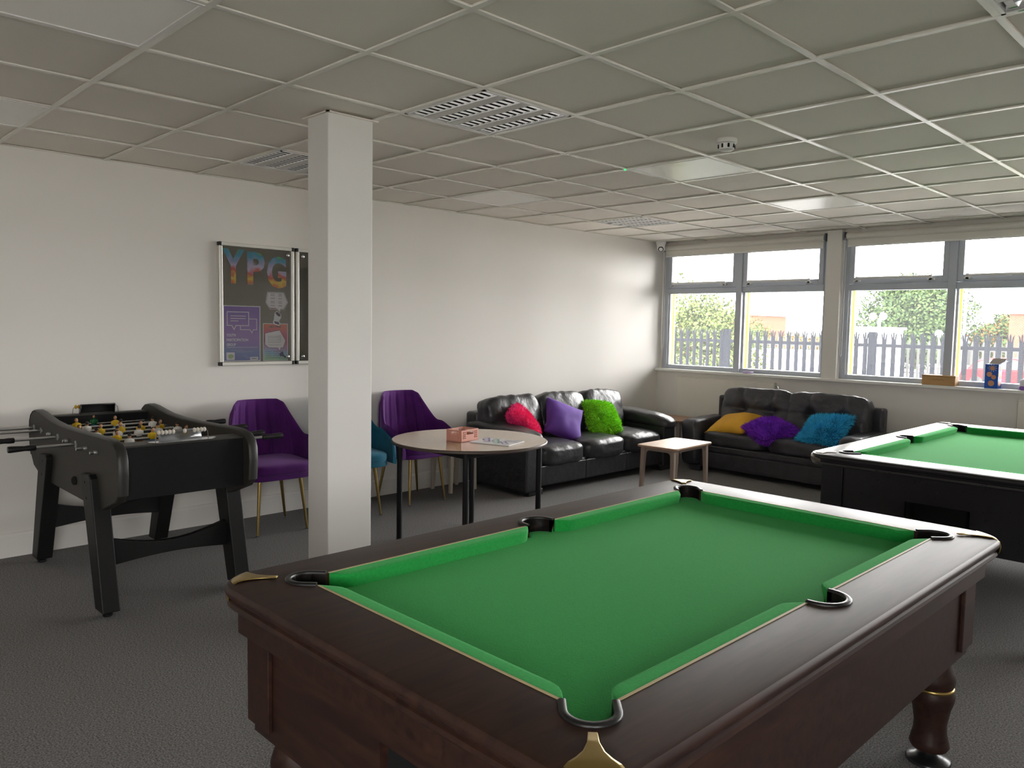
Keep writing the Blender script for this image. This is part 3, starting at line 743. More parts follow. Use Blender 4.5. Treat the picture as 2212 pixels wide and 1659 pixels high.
def sofa_two():
    T = thing('two_seat_sofa', 'charcoal leather two-seat sofa with tufted back cushions under the window', 'sofa', (1.865, 7.83, 0), math.radians(-1))
    Wd, D, arm = 1.86, .76, .2; L = M_leather2; h = Wd/2
    MB().box((-h+.04, -D+.08, .05), (h-.04, -.02, .29)).build('base', L, T, bevel=.015)
    MB().box((-h+arm, -D+.055, .22), (h-arm, -D+.085, .285)).build('front_band', L, T, bevel=.012)
    MB().box((-h+arm, -D+.065, .05), (h-arm, -D+.085, .21)).build('front_panel', L, T, bevel=.008)
    sw = (Wd-2*arm)/2
    for k in range(2):
        xc = -h+arm+sw*(k+.5)
        def bow(P, q):
            if q[2] > 0: P.z += .015*(1-q[0]**2)*(1-q[1]**2)
            return P
        MB().puff((0, 0, 0), (sw/2-.002, .285, .08), 5.5, 14, .006, k+21, bow, ws=10).build('seat_cushion', L, T, (xc, -D+.33, .355), smooth=180)
        tx = [(-.17, .0), (.17, .0)]
        def tuft(P, q):
            if q[1] < 0:
                for a, b in tx:
                    d = math.hypot(P.x-a, P.z-b); P.y += .07*math.exp(-(d/.06)**2)
                    P.y += .024*math.exp(-((P.x-a)/.025)**2)+.02*math.exp(-((P.z-b)/.025)**2)*math.exp(-((P.x-a)/.2)**2)
            return P
        MB().puff((0, 0, 0), (sw/2+.045, .10, .235), 5.5, 26, .010, k+31, tuft, ws=9).build('back_cushion', L, T, (xc+(.04 if k else .03), -.20, .635), (math.radians(-12), 0, 0), smooth=180)
    MB().box((-h+.05, -.12, .05), (h-.03, 0, .76)).build('back_frame', L, T, bevel=.025, seg=3)
    for sx in (-1, 1):
        xc = sx*(h-arm/2)
        def fl(P, q):
            P.x += sx*.02*q[2] if q[2] > 0 else 0
            P.z += -.015*(1-q[1])*.5 if q[2] > 0 else 0
            return P
        MB().puff((0, 0, 0), (arm/2, .37, .245), 9, 12, .004, 40+sx, fl).build('arm', L, T, (xc, -.385, .30), smooth=180)
        for yy in (-D+.1, -.08): MB().box((-.06, -.05, 0), (.06, .05, .06)).build('foot', L, T, (sx*(h-.16), yy, 0), bevel=.01)
    return T
sofa_three(); sofa_two()

# ------------------------------------------------------------------ scatter cushions
def pillow(label, loc, normal, spin, size, th, m, fur=None, n=18, seed=0, flen=.03, fcount=7000, squash=None):
    nv = Vector(normal).normalized(); up = Vector((0, 0, 1)) if abs(nv.z) < .95 else Vector((0, 1, 0))
    ax = up.cross(nv).normalized(); ay = nv.cross(ax)
    R = Matrix((ax, ay, nv)).transposed() @ Matrix.Rotation(math.radians(spin), 3, 'Z')
    rows = {1: [], -1: []}; h = size/2; rn = random.Random(seed)
    def P(i, j, s):
        u, v = -1+2*i/n, -1+2*j/n
        pin = 1-.10*((1-u*u)*v*v+(1-v*v)*u*u)*1.0
        t = th*((1-abs(u)**2.6)*(1-abs(v)**2.6))**.55
        x, y = u*h*pin, v*h*pin
        w = .012*noise.noise(Vector((u*2.2+seed*3, v*2.2, s*2)))*(1-u*u)*(1-v*v)
        sag = .03*noise.noise(Vector((u*.8+seed, v*.8, 5)))
        return Vector((x, y, s*t+w+sag))
    G = {s: [[P(i, j, s) for j in range(n+1)] for i in range(n+1)] for s in (1, -1)}
    T = thing('scatter_cushion', label, 'cushion', loc, 0, 'scatter cushions on the sofas'); T.rotation_euler = R.to_euler()
    b = MB().sheet(G[1]).sheet([r[::-1] for r in G[-1]])
    me = b.mesh('cover'); bm = bmesh.new(); bm.from_mesh(me); bmesh.ops.remove_doubles(bm, verts=bm.verts, dist=.0005); bmesh.ops.recalc_face_normals(bm, faces=bm.faces); bm.to_mesh(me); bm.free()
    link('cover', me, m, T, smooth=180)
    if fur:
        vs, fs = [], []
        for k in range(fcount):
            s = 1 if rn.random() < .7 else -1
            i, j = rn.random()*n*.999, rn.random()*n*.999; a, c = int(i), int(j)
            p = G[s][a][c].lerp(G[s][a+1][c], i-a).lerp(G[s][a][c+1].lerp(G[s][a+1][c+1], i-a), j-c)
            e1 = G[s][a+1][c]-G[s][a][c]; e2 = G[s][a][c+1]-G[s][a][c]; nn = e1.cross(e2)*s
            if nn.length < 1e-9: nn = Vector((0, 0, s))
            nn.normalize()
            edge = Vector((p.x, p.y, 0))/h
            g = Vector((noise.noise(p*14+Vector((seed, 0, 0))), noise.noise(p*14+Vector((0, seed, 9))), 0))
            d = (nn*.75+edge*.35+g*1.3+Vector((rn.uniform(-.4, .4), rn.uniform(-.4, .4), rn.uniform(-.2, .2)))).normalized()
            ln = flen*rn.uniform(.6, 1.15); sd = d.cross(Vector((rn.uniform(-1, 1), rn.uniform(-1, 1), rn.uniform(-1, 1)))).normalized()*.0021
            q = p+d*ln*.55+g*ln*.1; tip = q+(d+g*.8+Vector((0, -.25, -.1))).normalized()*ln*.45
            o = len(vs); vs += [p-sd, p+sd, q+sd*.8, q-sd*.8, tip]; fs += [(o, o+1, o+2, o+3), (o+3, o+2, o+4)]
        fm = bpy.data.meshes.new('fur'); fm.from_pydata([tuple(v) for v in vs], [], fs)
        fm.materials.append(fur); fm.materials.append(mat(fur.name+'_tip', tuple(min(1, c*1.45+.02) for c in fur.node_tree.nodes['Principled BSDF'].inputs['Base Color'].default_value[:3]), .7, sheen=.4, spec=.2))
        fm.polygons.foreach_set('material_index', [(i//2*7919) % 3 == 0 for i in range(len(fs))]); f = link('fur', fm, fur, T); f['kind'] = 'stuff'
    return T
def fur_mat(n, c): return mat(n, c, .7, sheen=.4, spec=.2)
pillow('fluffy hot pink cushion propped against the sofa arm', (.50, 5.14, .575), (.66, .45, .6), 14, .42, .085, fur_mat('pink_pile', 'd92468'), fur_mat('pink_fur', 'f23a80'), seed=1, flen=.032)
pillow('plain violet velvet cushion tilted on one corner on the three-seat sofa', (.53, 5.665, .575), (.80, -.12, .58), -27, .43, .075, mat('violet_velvet', '552a8c', .75, var=.15, vscale=6, bump=.2, bscale=12, sheen=.8, bdist=.01), seed=2)
pillow('fluffy lime green cushion leaning on the three-seat sofa', (.55, 6.23, .56), (.74, -.1, .66), -8, .41, .08, fur_mat('lime_pile', '6fb51c'), fur_mat('lime_fur', '92d82a'), seed=3, flen=.036)
pillow('smooth mustard yellow cushion lying on the two-seat sofa', (1.40, 7.36, .505), (-.12, -.32, .94), 18, .46, .085, mat('mustard_cotton', 'e0a832', .85, var=.08, vscale=8, bump=.12, bscale=10, bdist=.01), seed=4)
pillow('shaggy purple cushion lying between the yellow and blue ones', (1.84, 7.27, .49), (.05, -.28, .95), -30, .40, .075, fur_mat('purple_pile', '5a1794'), fur_mat('purple_fur', '8430c4'), seed=5, flen=.045)
pillow('shaggy turquoise blue cushion leaning by the sofa arm', (2.36, 7.33, .535), (-.12, -.5, .85), 10, .44, .085, fur_mat('blue_pile', '1583b0'), fur_mat('blue_fur', '3cb2de'), seed=6, flen=.045)

# ------------------------------------------------------------------ velvet tub chairs (local: facing +x)
def chair(label, loc, rz, m):
    T = thing('velvet_chair', label, 'chair', loc, rz, 'velvet tub chairs with gold legs')
    NS, NI = 168, 12
    def foot(s):
        a = s*1.0; aa = abs(a)
        if aa < .62:
            ph = a/.62*PI/2; return Vector((-.185*max(0, math.cos(ph))**.85, .262*math.copysign(abs(math.sin(ph))**.9, ph)))
        t = (aa-.62)/.38; return Vector((t*.235, math.copysign(.262+.006*math.sin(t*PI), a)))
    def top(s):
        a = abs(s)
        h = lerp(.895, .665, sstep(.36, .60, a)); h = lerp(h, .60, sstep(.60, .93, a))
        if a > .30: pass
        h -= .02*sstep(.27, .38, a)
        h -= .13*max(0, (a-.90)/.10)**2.2
        return h
    rings = []
    for k in range(NS+1):
        s = -1+2*k/NS; f = foot(s); d = f.normalized() if f.length > .01 else Vector((-1, 0)); zt = top(s); z0 = .405
        back = 1-sstep(.42, .66, abs(s))
        if abs(s) > .62: d = Vector((0, math.copysign(1, s)))
        groove = 0
        if abs(s) < .47: groove = .014*max(0, 1-abs(((s/.47*3.5) % 1)-0)*5) + .014*max(0, 1-abs(((s/.47*3.5) % 1)-1)*5)
        col_ = []
        for i in range(NI+1):
            t = i/NI; z = lerp(z0+.03, zt, t); e = (z-.45)/.45
            q = Vector((f.x-.06*back*max(0, e)**1.1+.02*(1-back), f.y*(1-.22*back*max(0, e))+math.copysign(.02*(1-back)*max(0, e), f.y)))
            gr = groove*min(1, (1-t)*8)*min(1, t*6)
            col_.append((q.x+d.x*gr, q.y+d.y*gr, z))
        th = .032
        tp = Vector(col_[-1]); out = []
        for i in range(NI, -1, -1):
            p = col_[i]; tt = th*(1 if i < NI else .75); out.append((p[0]+d.x*tt, p[1]+d.y*tt, p[2] if i else z0-.01))
        mid = (tp.x+d.x*th*.4, tp.y+d.y*th*.4, tp.z+.013)
        rings.append([(col_[0][0], col_[0][1], z0)]+col_+[mid]+out)
    MB().loft(rings).build('backrest', m, T, smooth=60)
    def fr(P, q):
        P.z += .012*(1-q[0]**2)*(1-q[1]**2) if q[2] > 0 else 0
        return P
    MB().puff((.02, 0, .455), (.255, .25, .045), 4.5, 14, .003, 3, fr).build('seat_cushion', m, T, smooth=180)
    MB().puff((.0, 0, .405), (.26, .262, .028), 5, 12).build('seat_base', m, T, smooth=180)
    for sx in (-1, 1):
        for sy in (-1, 1):
            a, b = Vector((sx*.165, sy*.15, .39)), Vector((sx*.205, sy*(.185 if sx > 0 else .21), .008))
            lg = MB().tube([a, b], [.0145, .0085], 12).build('leg', M_gold, T, smooth=60)
            MB().lathe([(.013, 0), (.013, .005), (.007, .009)], 12, (b.x, b.y, 0)).build('foot_pad', M_steel, lg, smooth=40)
    return T
def velvet(n, c): return mat(n, c, .75, var=.22, vscale=7, bump=.05, bscale=200, sheen=1.0, spec=.2)
chair('purple velvet chair between the football table and the white column', (.37, 2.685, 0), math.radians(-3), velvet('purple_velvet', '4d1763'))
chair('teal velvet chair mostly hidden behind the white column', (.37, 3.325, 0), math.radians(-5), velvet('teal_velvet', '10566e'))
chair('purple velvet chair behind the round table', (.285, 4.03, 0), math.radians(0), velvet('purple_velvet', '4d1763'))

# ------------------------------------------------------------------ round table with crate and booklet
RT = (1.587, 3.52)
T = thing('round_table', 'round beige laminate table with black metal legs', 'table', (RT[0], RT[1], 0))
R0 = .53
MB().lathe([(.05, .692), (R0-.012, .692), (R0-.008, .7098), (.02, .7098)], 72).build('tabletop', mat('beige_laminate', 'b0987c', .16, var=.05, vscale=60), T, smooth=30)
MB().lathe([(R0-.013, .690), (R0-.003, .690), (R0, .695), (R0, .704), (R0-.004, .7085), (R0-.0082, .7098)], 72, cap=False).build('edge_band', mat('edge_brown', '4a3d36', .4), T, smooth=30)
for k in range(4):
    a = math.radians(226+90*k); c, s = math.cos(a), math.sin(a)
    lg = MB().tube([(c*.475, s*.475, .69), (c*.475, s*.475, .012)], .019, 14).build('leg', M_black, T, smooth=60)
    MB().lathe([(.02, 0), (.021, .003), (.021, .014), (.018, .018)], 14, (c*.475, s*.475, 0)).build('foot_cap', M_blackp, lg, smooth=40)
for k in range(4):
    a, b = math.radians(226+90*k), math.radians(316+90*k)
    p0, p1 = Vector((math.cos(a)*.46, math.sin(a)*.46)), Vector((math.cos(b)*.46, math.sin(b)*.46)); d = (p1-p0).normalized(); n = Vector((-d.y, d.x))*.012
    m = MB(); pl = [p0+n, p1+n, p1-n, p0-n]; m.prism([(p.x, p.y) for p in pl], 'z', .65, .69); m.build('frame_bar', M_black, T)

T = thing('storage_crate', 'small pink plastic folding crate on the round table', 'crate', (1.615, 3.43, .7105), math.radians(100))
mp = mat('pink_plastic', 'c98f7f', .4)
cw, cd, chh = .09, .065, .08
MB().box((-cw, -cd, 0), (cw, cd, .006)).build('base', mp, T)
def crate_wall(w, d0, d1, ax):
    m = MB()
    def b(u0, z0, u1, z1):
        if ax == 'x': m.box((u0, d0, z0), (u1, d1, z1))
        else: m.box((d0, u0, z0), (d1, u1, z1))
    b(-w, 0, w, .022); b(-w, chh-.012, w, chh); b(-w, .022, -w+.014, chh-.012); b(w-.014, .022, w, chh-.012)
    hx = w*.42
    b(-hx-.008, .022, -hx, chh-.012); b(hx, .022, hx+.008, chh-.012)
    b(-hx, .022, hx, .048)
    for z in (.03, .042, .054): b(-w+.014, z, -hx-.008, z+.005); b(hx+.008, z, w-.014, z+.005)
    nb = max(2, int((w-.014-hx)/.016))
    for k in range(1, nb):
        u = lerp(hx+.008, w-.014, k/nb); b(u-.0025, .022, u+.0025, chh-.012); b(-u-.0025, .022, -u+.0025, chh-.012)
    m.build('side_wall', mp, T)
for s in (-1, 1):
    crate_wall(cw-.001, s*cd-.006*(s > 0), s*cd+.006*(s < 0), 'x'); crate_wall(cd-.007, s*cw-.006*(s > 0), s*cw+.006*(s < 0), 'y')
tag(MB().tube([(-.05, 0, 0), (.0, .0, .0), (.05, .002, .0)], .007, 8).build('marker_pen', mat('marker_white', (.8, .75, .72), .4), None, (1.615, 3.43, .7245), (0, 0, 1.5), smooth=50), 'pale marker pen lying inside the pink crate', 'pen')

T = thing('booklet', 'white board with purple and green lettering lying on the round table', 'booklet', (1.816, 3.56, .7105), math.radians(18))
bw_, bd_ = .148, .112
MB().box((-bw_, -bd_, 0), (bw_, bd_, .006)).build('board', mat('booklet_white', (.78, .77, .78), .5), T, bevel=.001)
mpur, mgrn = mat('print_purple', '5a3f8e', .5), mat('print_green', '2f8a80', .5)
def scrawl(n, x, y, sz, mm, da):
    """hand-drawn bubble lettering, too blurred in the photo to read: loops and hooks"""
    m = MB(); r_ = random.Random(n*7+int(sz*1000))
    for k in range(n):
        cx, cy = x+math.cos(da)*sz*.95*k, y+math.sin(da)*sz*.95*k; a0 = r_.uniform(0, 6); sp = r_.choice((4.4, 5.2, 6.1))
        pts = [(cx+.42*sz*math.cos(a0+sp*q/12), cy+.52*sz*math.sin(a0+sp*q/12), .0062) for q in range(13)]
        m.tube(pts, sz*.12, 5)
    for i, v in enumerate(m.v): m.v[i] = (v[0], v[1], .0061+max(0, min(.0006, (v[2]-.0062)*.05+.0003)))
    m.build('lettering', mm, T)
scrawl(4, -.13, .085, .05, mpur, -1.05); scrawl(4, -.045, .06, .05, mgrn, -1.05); scrawl(3, .045, .0, .042, mpur, -.9)
for k in range(4): MB().box((.03, .02+k*.02, .006), (.14, .028+k*.02, .0063)).build('print_line', mat('print_grey', '9a97a8', .6), T)

# ------------------------------------------------------------------ small wooden nest tables
def nest_table(label, loc, rz, wx, wy, h, topm, legm, name='side_table', group='small side tables'):
    T = thing(name, label, 'side table', loc, rz, group)
    hx, hy = wx/2, wy/2
    MB().prism(rrect(hx, hy, .035, 5), 'z', h-.018, h).build('tabletop', topm, T, bevel=.004)
    ix, iy = hx-.03, hy-.03
    for sx in (-1, 1):
        for sy in (-1, 1):
            a = MB(); lw0, lw1 = .021, .014
            a.loft([[(sx*ix+dx*lw0-sx*lw0, sy*iy+dy*lw0-sy*lw0, h-.018) for dx, dy in ((-1, -1), (1, -1), (1, 1), (-1, 1))], [(sx*(ix+.006)+dx*lw1-sx*lw1, sy*(iy+.006)+dy*lw1-sy*lw1, 0) for dx, dy in ((-1, -1), (1, -1), (1, 1), (-1, 1))]])
            a.build('leg', legm, T, bevel=.004)
    def apron(L, y, ax):
        pts = [(-L, h-.018), (L, h-.018)]; r = .045; d = .03
        pts += [(L, h-.018-d-r)]+[(L-r+r*math.cos(q), h-.018-d-r+r*math.sin(q)) for q in [PI/2*k/6 for k in range(1, 7)]]
        pts += [(-L+r-r*math.cos(q), h-.018-d-r+r*math.sin(q)) for q in [PI/2*k/6 for k in range(6, 0, -1)]]+[(-L, h-.018-d-r)]
        # ax 'y': board lies along x
        MB().prism(pts, ax, y-.009, y+.009).build('apron', legm, T)
    for s in (-1, 1):
        apron(ix-.038, s*(iy-.02), 'y')
        apron(iy-.038, s*(ix-.02), 'x')
    return T
oak = wood_mat('pale_oak', 'a98a6e', 'bda086', .45, 6, (8, 1.5, 8), bump=.05)
taupe = mat('taupe_paint', '9c8c80', .5)
nest_table('beige side table with a pale wood top between the two sofas', (1.585, 6.0, 0), math.radians(3), .40, .66, .452, oak, taupe)
nest_table('small brown-topped table squeezed into the corner between the sofas', (.62, 7.42, 0), 0, .46, .46, .49, wood_mat('brown_oak', '8a6546', '9c7652', .4, 6, (8, 1.5, 8), bump=.05), mat('pale_leg', 'a39b92', .5))
nest_table('cream low stool table behind the purple chair beside the sofa', (.205, 4.555, 0), 0, .33, .36, .43, mat('cream_plastic', 'c9bfb0', .45), mat('cream_plastic', 'c9bfb0', .45))

# ------------------------------------------------------------------ glazed notice board (local: y along the wall, z up, +x into the room)
T = thing('notice_board', 'glazed aluminium notice board with YPG letters and posters on the wall', 'notice board', (0, 2.471, 1.155))
BW, BH = 1.20, .893
M_alu = mat('aluminium', (.74, .73, .68), .35, .3)
felt = mat('grey_felt', '7d7a70', .95, var=.08, vscale=200, bump=.2, bscale=500)
MB().box((0, .01, .01), (.012, BW-.01, BH-.01)).build('felt_back', felt, T)
PW = .591
for k, y in enumerate((0, PW+.018)):
    w = PW
    fr = MB().box((.0, y+.018, 0), (.04, y+w-.018, .026)).box((0, y+.018, BH-.026), (.04, y+w-.018, BH)).box((0, y, .026), (.04, y+.026, BH-.026)).box((0, y+w-.026, .026), (.04, y+w, BH-.026))
    d = fr.build('door_frame', M_alu, T, bevel=.004)
    c = MB()
    for yy in (y-.001, y+w-.019):
        for zz in (-.001, BH-.025): c.box((-.0, yy, zz), (.042, yy+.02, zz+.026))
    c.build('corner_cap', M_blackp, d, bevel=.003)
    MB().box((.032, y+.024, .024), (.035, y+w-.024, BH-.024)).build('glazing', M_board_glass, d)
    yl = y+w-.055 if k == 0 else y+.055
    for zz in (.06, BH-.06):
        MB().lathe([(.011, 0), (.013, .003), (.013, .010), (.008, .014)], 16).build('lock', M_steel, d, (.0345, yl, zz), (0, PI/2, 0), smooth=40)
# three big cut-out letters, each a thing pinned inside
def put_letters():
    spec = [('Y', .03, .60, .25, .17), ('P', .222, .598, .242, .138), ('G', .378, .58, .24, .158)]
    rb = [(0, '4f8f74'), (.12, '6cbcaf'), (.24, 'e8824c'), (.36, 'f0d45a'), (.48, 'd8635f'), (.60, 'd5ccea'), (.72, 'a8add6'), (.84, '5fafce'), (.93, '4d9fc6'), (1, '6ac075')]
    lm = ramp_mat('rainbow_wash', rb, 'Y', 0, .34, .5, dist=.16, nscale=14)
    edge = mat('letter_edge', '2a3038', .6)
    for ch, y, z, hgt, wid in spec:
        me = text_mesh(ch, hgt/.7, .0012, .012); xs = [v.co.x for v in me.vertices]; ys = [v.co.y for v in me.vertices]
        sx = wid/(max(xs)-min(xs)); sy = hgt/(max(ys)-min(ys)); x0, y0 = min(xs), min(ys)
        for v in me.vertices: v.co.x = (v.co.x-x0)*sx; v.co.y = (v.co.y-y0)*sy
        tag(link('letter', me, lm, None, (.0165, 2.471+y, 1.155+z), (PI/2, 0, PI/2)), 'rainbow painted cut-out letter %s inside the notice board' % ch, 'letter', 'cut-out letters on the board')
put_letters()
# flat print helper on sheets (local y right, z up)
def sheet(name, label, y0, z0, w, h, m, cat='poster', dx=0, poly=None):
    o = thing(name, label, cat, (.0135+dx, 2.471+y0, 1.155+z0))
    p = poly or [(0, 0), (w, 0), (w, h), (0, h)]
    MB().prism(p, 'x', 0, .001).build('paper', m, o)
    return o
def pr(o, name, polys, m, d=.0012):
    b = MB()
    for p in polys: b.prism(p, 'x', .001, d)
    return b.build(name, m, o)
def bar(y0, z0, y1, z1): return [(y0, z0), (y1, z0), (y1, z1), (y0, z1)]
def outline(pts, t):
    """thin stroke along a closed polyline"""
    out = []
    for i in range(len(pts)):
        a, b = Vector(pts[i]), Vector(pts[(i+1) % len(pts)]); d = (b-a).normalized(); n = Vector((-d.y, d.x))*t/2
        out.append([tuple(a-d*t/2+n), tuple(b+d*t/2+n), tuple(b+d*t/2-n), tuple(a-d*t/2-n)])
    return out
def words(o, s, y, z, size, m, wid=None, bold=0):
    me = text_mesh(s, size, .0001, bold)
    if wid:
        xs = [v.co.x for v in me.vertices]; k = wid/(max(xs)-min(xs))
        for v in me.vertices: v.co.x *= k
    return link('lettering', me, m, o, (.0012, y, z), (PI/2, 0, PI/2))
pw = mat('print_white', (.82, .81, .84), .6); pd = mat('print_dark', '2c2438', .6)
viol = ramp_mat('violet_poster', [(0, '6a6fb0'), (.35, '7c8cc0'), (.5, '957fc0'), (.62, 'a080c2'), (1, '8468b8')], 'Z', 0, .415, .5, dist=.12, nscale=5)
o = sheet('poster', 'purple poster with white speech bubbles in the notice board', .036, .028, .288, .412, pw)
pr(o, 'background', [bar(.007, .007, .281, .405)], viol, .0011)
b1 = [(.03, .365), (.195, .365), (.195, .265), (.095, .265), (.082, .235), (.065, .265), (.03, .265)]
b2 = [(.197, .315), (.258, .315), (.258, .235), (.232, .235), (.22, .212), (.205, .235), (.13, .235), (.13, .262)]
pr(o, 'speech_bubbles', outline(b1, .006)+outline(b2, .005)[:7]+[bar(.055, .333, .172, .338), bar(.055, .315, .172, .320), bar(.055, .296, .115, .301)], pw)
words(o, 'YOUTH', .024, .185, .028, pw, .07, .0006); words(o, 'PARTICIPATION', .024, .150, .028, pw, .165, .0006); words(o, 'GROUP', .024, .115, .028, pw, .07, .0006)
pr(o, 'rule', [bar(.024, .103, .262, .1055)], pw)
pr(o, 'small_print', [bar(.055, .082, .16, .085), bar(.10, .070, .235, .073), bar(.15, .038, .18, .041), bar(.17, .026, .21, .029)], mat('print_pale', 'b6b3cc', .6))
pr(o, 'badge', [bar(.022, .012, .085, .068)], pw); pr(o, 'badge_emblem', [[(.034, .026), (.052, .02), (.074, .028), (.078, .046), (.06, .055), (.036, .05)]], mat('pale_green_print', 'a9c29a', .6), .0014)
pr(o, 'caption_box', [bar(.205, .010, .268, .032)], pw); pr(o, 'caption_line', [bar(.214, .018, .258, .023)], pd, .0014)
grad = ramp_mat('sunset_poster', [(0, '9cc894'), (.22, 'a5cbb0'), (.38, '92bcd6'), (.52, 'b090bc'), (.7, 'b84c7c'), (.85, 'c25a74'), (1, 'cc6650')], 'Z', 0, .30, .5, dist=.10, nscale=6)
o = sheet('poster', 'pink to green gradient poster headed HEY YPG! in the notice board', .345, .028, .205, .285, pw)
pr(o, 'background', [bar(.005, .005, .2, .28)], grad, .0011)
words(o, 'HEY YPG!', .05, .252, .022, pd, .095, .001)
bub = [(.015, .21), (.135, .235), (.186, .155), (.165, .10), (.145, .10), (.14, .07), (.12, .098), (.045, .10), (.015, .125)]
pr(o, 'speech_bubble', [bub], pw); pr(o, 'bubble_edge', outline(bub, .003), pd, .0014)
pr(o, 'small_print', [bar(.04, z, .15, z+.003) for z in (.19, .18, .17, .16, .15, .138, .12)]+[bar(a, z, a+.05, z+.003) for z in (.07, .053, .037) for a in (.018, .08)]+[bar(.018, .022, .14, .025)], mat('print_grey2', '77728a', .6))
horn = [(.13, .05), (.155, .072), (.165, .068), (.17, .045), (.19, .03), (.18, .02), (.162, .036), (.14, .034)]
pr(o, 'megaphone', [horn], mat('print_slate', '5d5a78', .6), .0015)
hexa = [(.02, .165), (.155, .165), (.19, .09), (.155, .035), (.13, .035), (.12, .012), (.10, .035), (.04, .035), (.005, .085)]
o = sheet('paper_cutout', 'white speech bubble cut-out with printed text in the notice board', .362, .385, .19, .17, pw, 'paper cut-out', poly=hexa)
pr(o, 'bubble_edge', outline([(lerp(.097, p[0], .94), lerp(.1, p[1], .93)) for p in hexa], .002), pd)
pr(o, 'small_print', [bar(a+dy, z, a+.035, z+.003) for z in (.15, .143, .136, .12, .113, .095, .088, .08, .065, .058) for a, dy in ((.045, 0.0), (.105, .004))], mat('print_grey2', '77728a', .6))
pr(o, 'red_strip', [bar(.035, .040, .09, .045)], mat('print_red', '8e3340', .6), .0014)
mg = [(.03, .10), (.05, .115), (.085, .085), (.082, .06), (.065, .035), (.078, .014), (.065, .0), (.02, .012), (.015, .032), (.022, .045)]
o = sheet('paper_cutout', 'megaphone shaped paper cut-out below the speech bubble in the notice board', .41, .295, .1, .115, pw, 'paper cut-out', dx=.0015, poly=mg)
pr(o, 'bell_mouth', [[(.034, .098), (.05, .108), (.078, .086), (.076, .07), (.055, .075)]], pd); pr(o, 'handle_print', [[(.025, .035), (.06, .03), (.07, .014), (.062, .008), (.03, .018)]], mat('print_indigo', '3a3358', .6))

# ------------------------------------------------------------------ things on the window sill
sz = 1.0055
T = thing('wooden_box', 'long light wooden box with a faint scribble on the sill', 'box', (3.155, 7.965, sz), math.radians(-3))
mb = mat('pale_box_wood', 'b89261', .6, var=.08, vscale=8, stretch=(1, 6, 6))
MB().box((-.145, -.045, 0), (.145, .045, .078)).build('body', mb, T, bevel=.003)
MB().box((-.147, -.047, .078), (.147, .047, .092)).build('lid', mb, T, bevel=.003)
MB().tube([(-.05+.012*k, -.0462, .05+.008*math.sin(k*2.1)*(1 if k % 3 else -.6)) for k in range(9)], .0012, 4).build('scribble', mat('grey_ink', '6a5c4c', .7), T)
T = thing('biscuit_box', 'tall blue biscuit carton with an open flap on the sill', 'carton', (3.585, 7.975, sz), math.radians(-8))
mc = mat('carton_blue', '1f56b0', .4)
MB().box((-.055, -.035, 0), (.055, .035, .215)).build('carton', mc, T)
MB().add([(-.055, .035, .215), (.055, .035, .215), (.075, .075, .265), (-.035, .075, .265)], [(0, 1, 2, 3)]).build('flap', mat('carton_card', 'bdb6a8', .7), T, solid=.001)
MB().add([(.055, -.035, .215), (.055, .035, .215), (.105, .035, .245), (.105, -.035, .245)], [(0, 1, 2, 3)]).build('flap', mc, T, solid=.001)
bis = mat('biscuit_print', 'd49a72', .5)
for fx in (0, 1):
    for k, (bx, bz, r) in enumerate(((.005, .18, .02), (-.018, .125, .023), (.018, .10, .02), (0, .045, .026))):
        bb = MB().lathe([(r, 0), (r, .0008), (r*.6, .001)], 14); bb.build('biscuit_print', bis, T, (bx if not fx else .0552, -.0352 if not fx else bx*.6, bz), (PI/2, 0, 0) if not fx else (0, PI/2, 0))
st = MB()
for k in range(10):
    a = 2*PI*k/10; st.prism([(.005+.024*math.cos(a-.12), .18+.024*math.sin(a-.12)), (.005+.045*math.cos(a), .18+.036*math.sin(a)), (.005+.024*math.cos(a+.12), .18+.024*math.sin(a+.12))], 'y', -.0362, -.0352)
st.build('burst_print', pw, T)
tag(MB().lathe([(.055, 0), (.062, .004), (.062, .013), (.055, .017), (.046, .013), (.046, .004)], 28, cap=False).build('tape_ring', mat('lilac_tape', 'b79ad0', .4), None, (1.2, 7.97, sz), smooth=60), 'lilac ring lying on the sill by the mullion', 'ring')
T = thing('paper_sheet', 'thin white leaflet lying on the sill between box and carton', 'leaflet', (3.40, 7.955, sz), .2)
MB().box((-.07, -.035, 0), (.07, .035, .0015)).build('paper', pw, T); MB().box((.02, -.03, .0015), (.065, -.02, .0018)).build('print_strip', mat('print_orange', 'cf8a5a', .6), T)
T = thing('carrier_bag', 'crumpled white and purple bag on the sill at the photo edge', 'bag', (3.90, 7.97, sz), 0)
MB().puff((0, 0, .05), (.11, .05, .055), 2.6, 12, .02, 9, ws=12).build('bag_body', mat('bag_white', (.8, .77, .83), .5), T, smooth=180)
MB().puff((-.05, -.02, .02), (.05, .04, .025), 2.6, 8, .012, 4, ws=14).build('purple_fold', mat('bag_purple', '8a5ec0', .5), T, smooth=180)

# ------------------------------------------------------------------ outside
GZ = -.95
ext = structure(MB().box((-90, -60, GZ-.2), (90, 110, GZ)).build('ground', mat('forecourt', (.42, .41, .39), .9, var=.1, vscale=2)), 'pale concrete forecourt outside')
structure(MB().box((-1.2, 8.25, GZ), (8.4, 8.5, .9)).build('wall_outer', mat('outer_brick', '8a5a48', .9)), None)
lawn = MB(); rg = random.Random(2); lawn.box((-16, 28.2, GZ), (-1.0, 35.8, GZ+.03))
for k in range(5000):
    x, y = rg.uniform(-16, -1.0), rg.uniform(28.2, 35.8); hgt = rg.uniform(.05, .14); a = rg.uniform(0, 3.1)
    lawn.add([(x-.05*math.cos(a), y-.05*math.sin(a), GZ+.03), (x+.05*math.cos(a), y+.05*math.sin(a), GZ+.03), (x+rg.uniform(-.05, .05), y, GZ+.03+hgt)], [(0, 1, 2)])
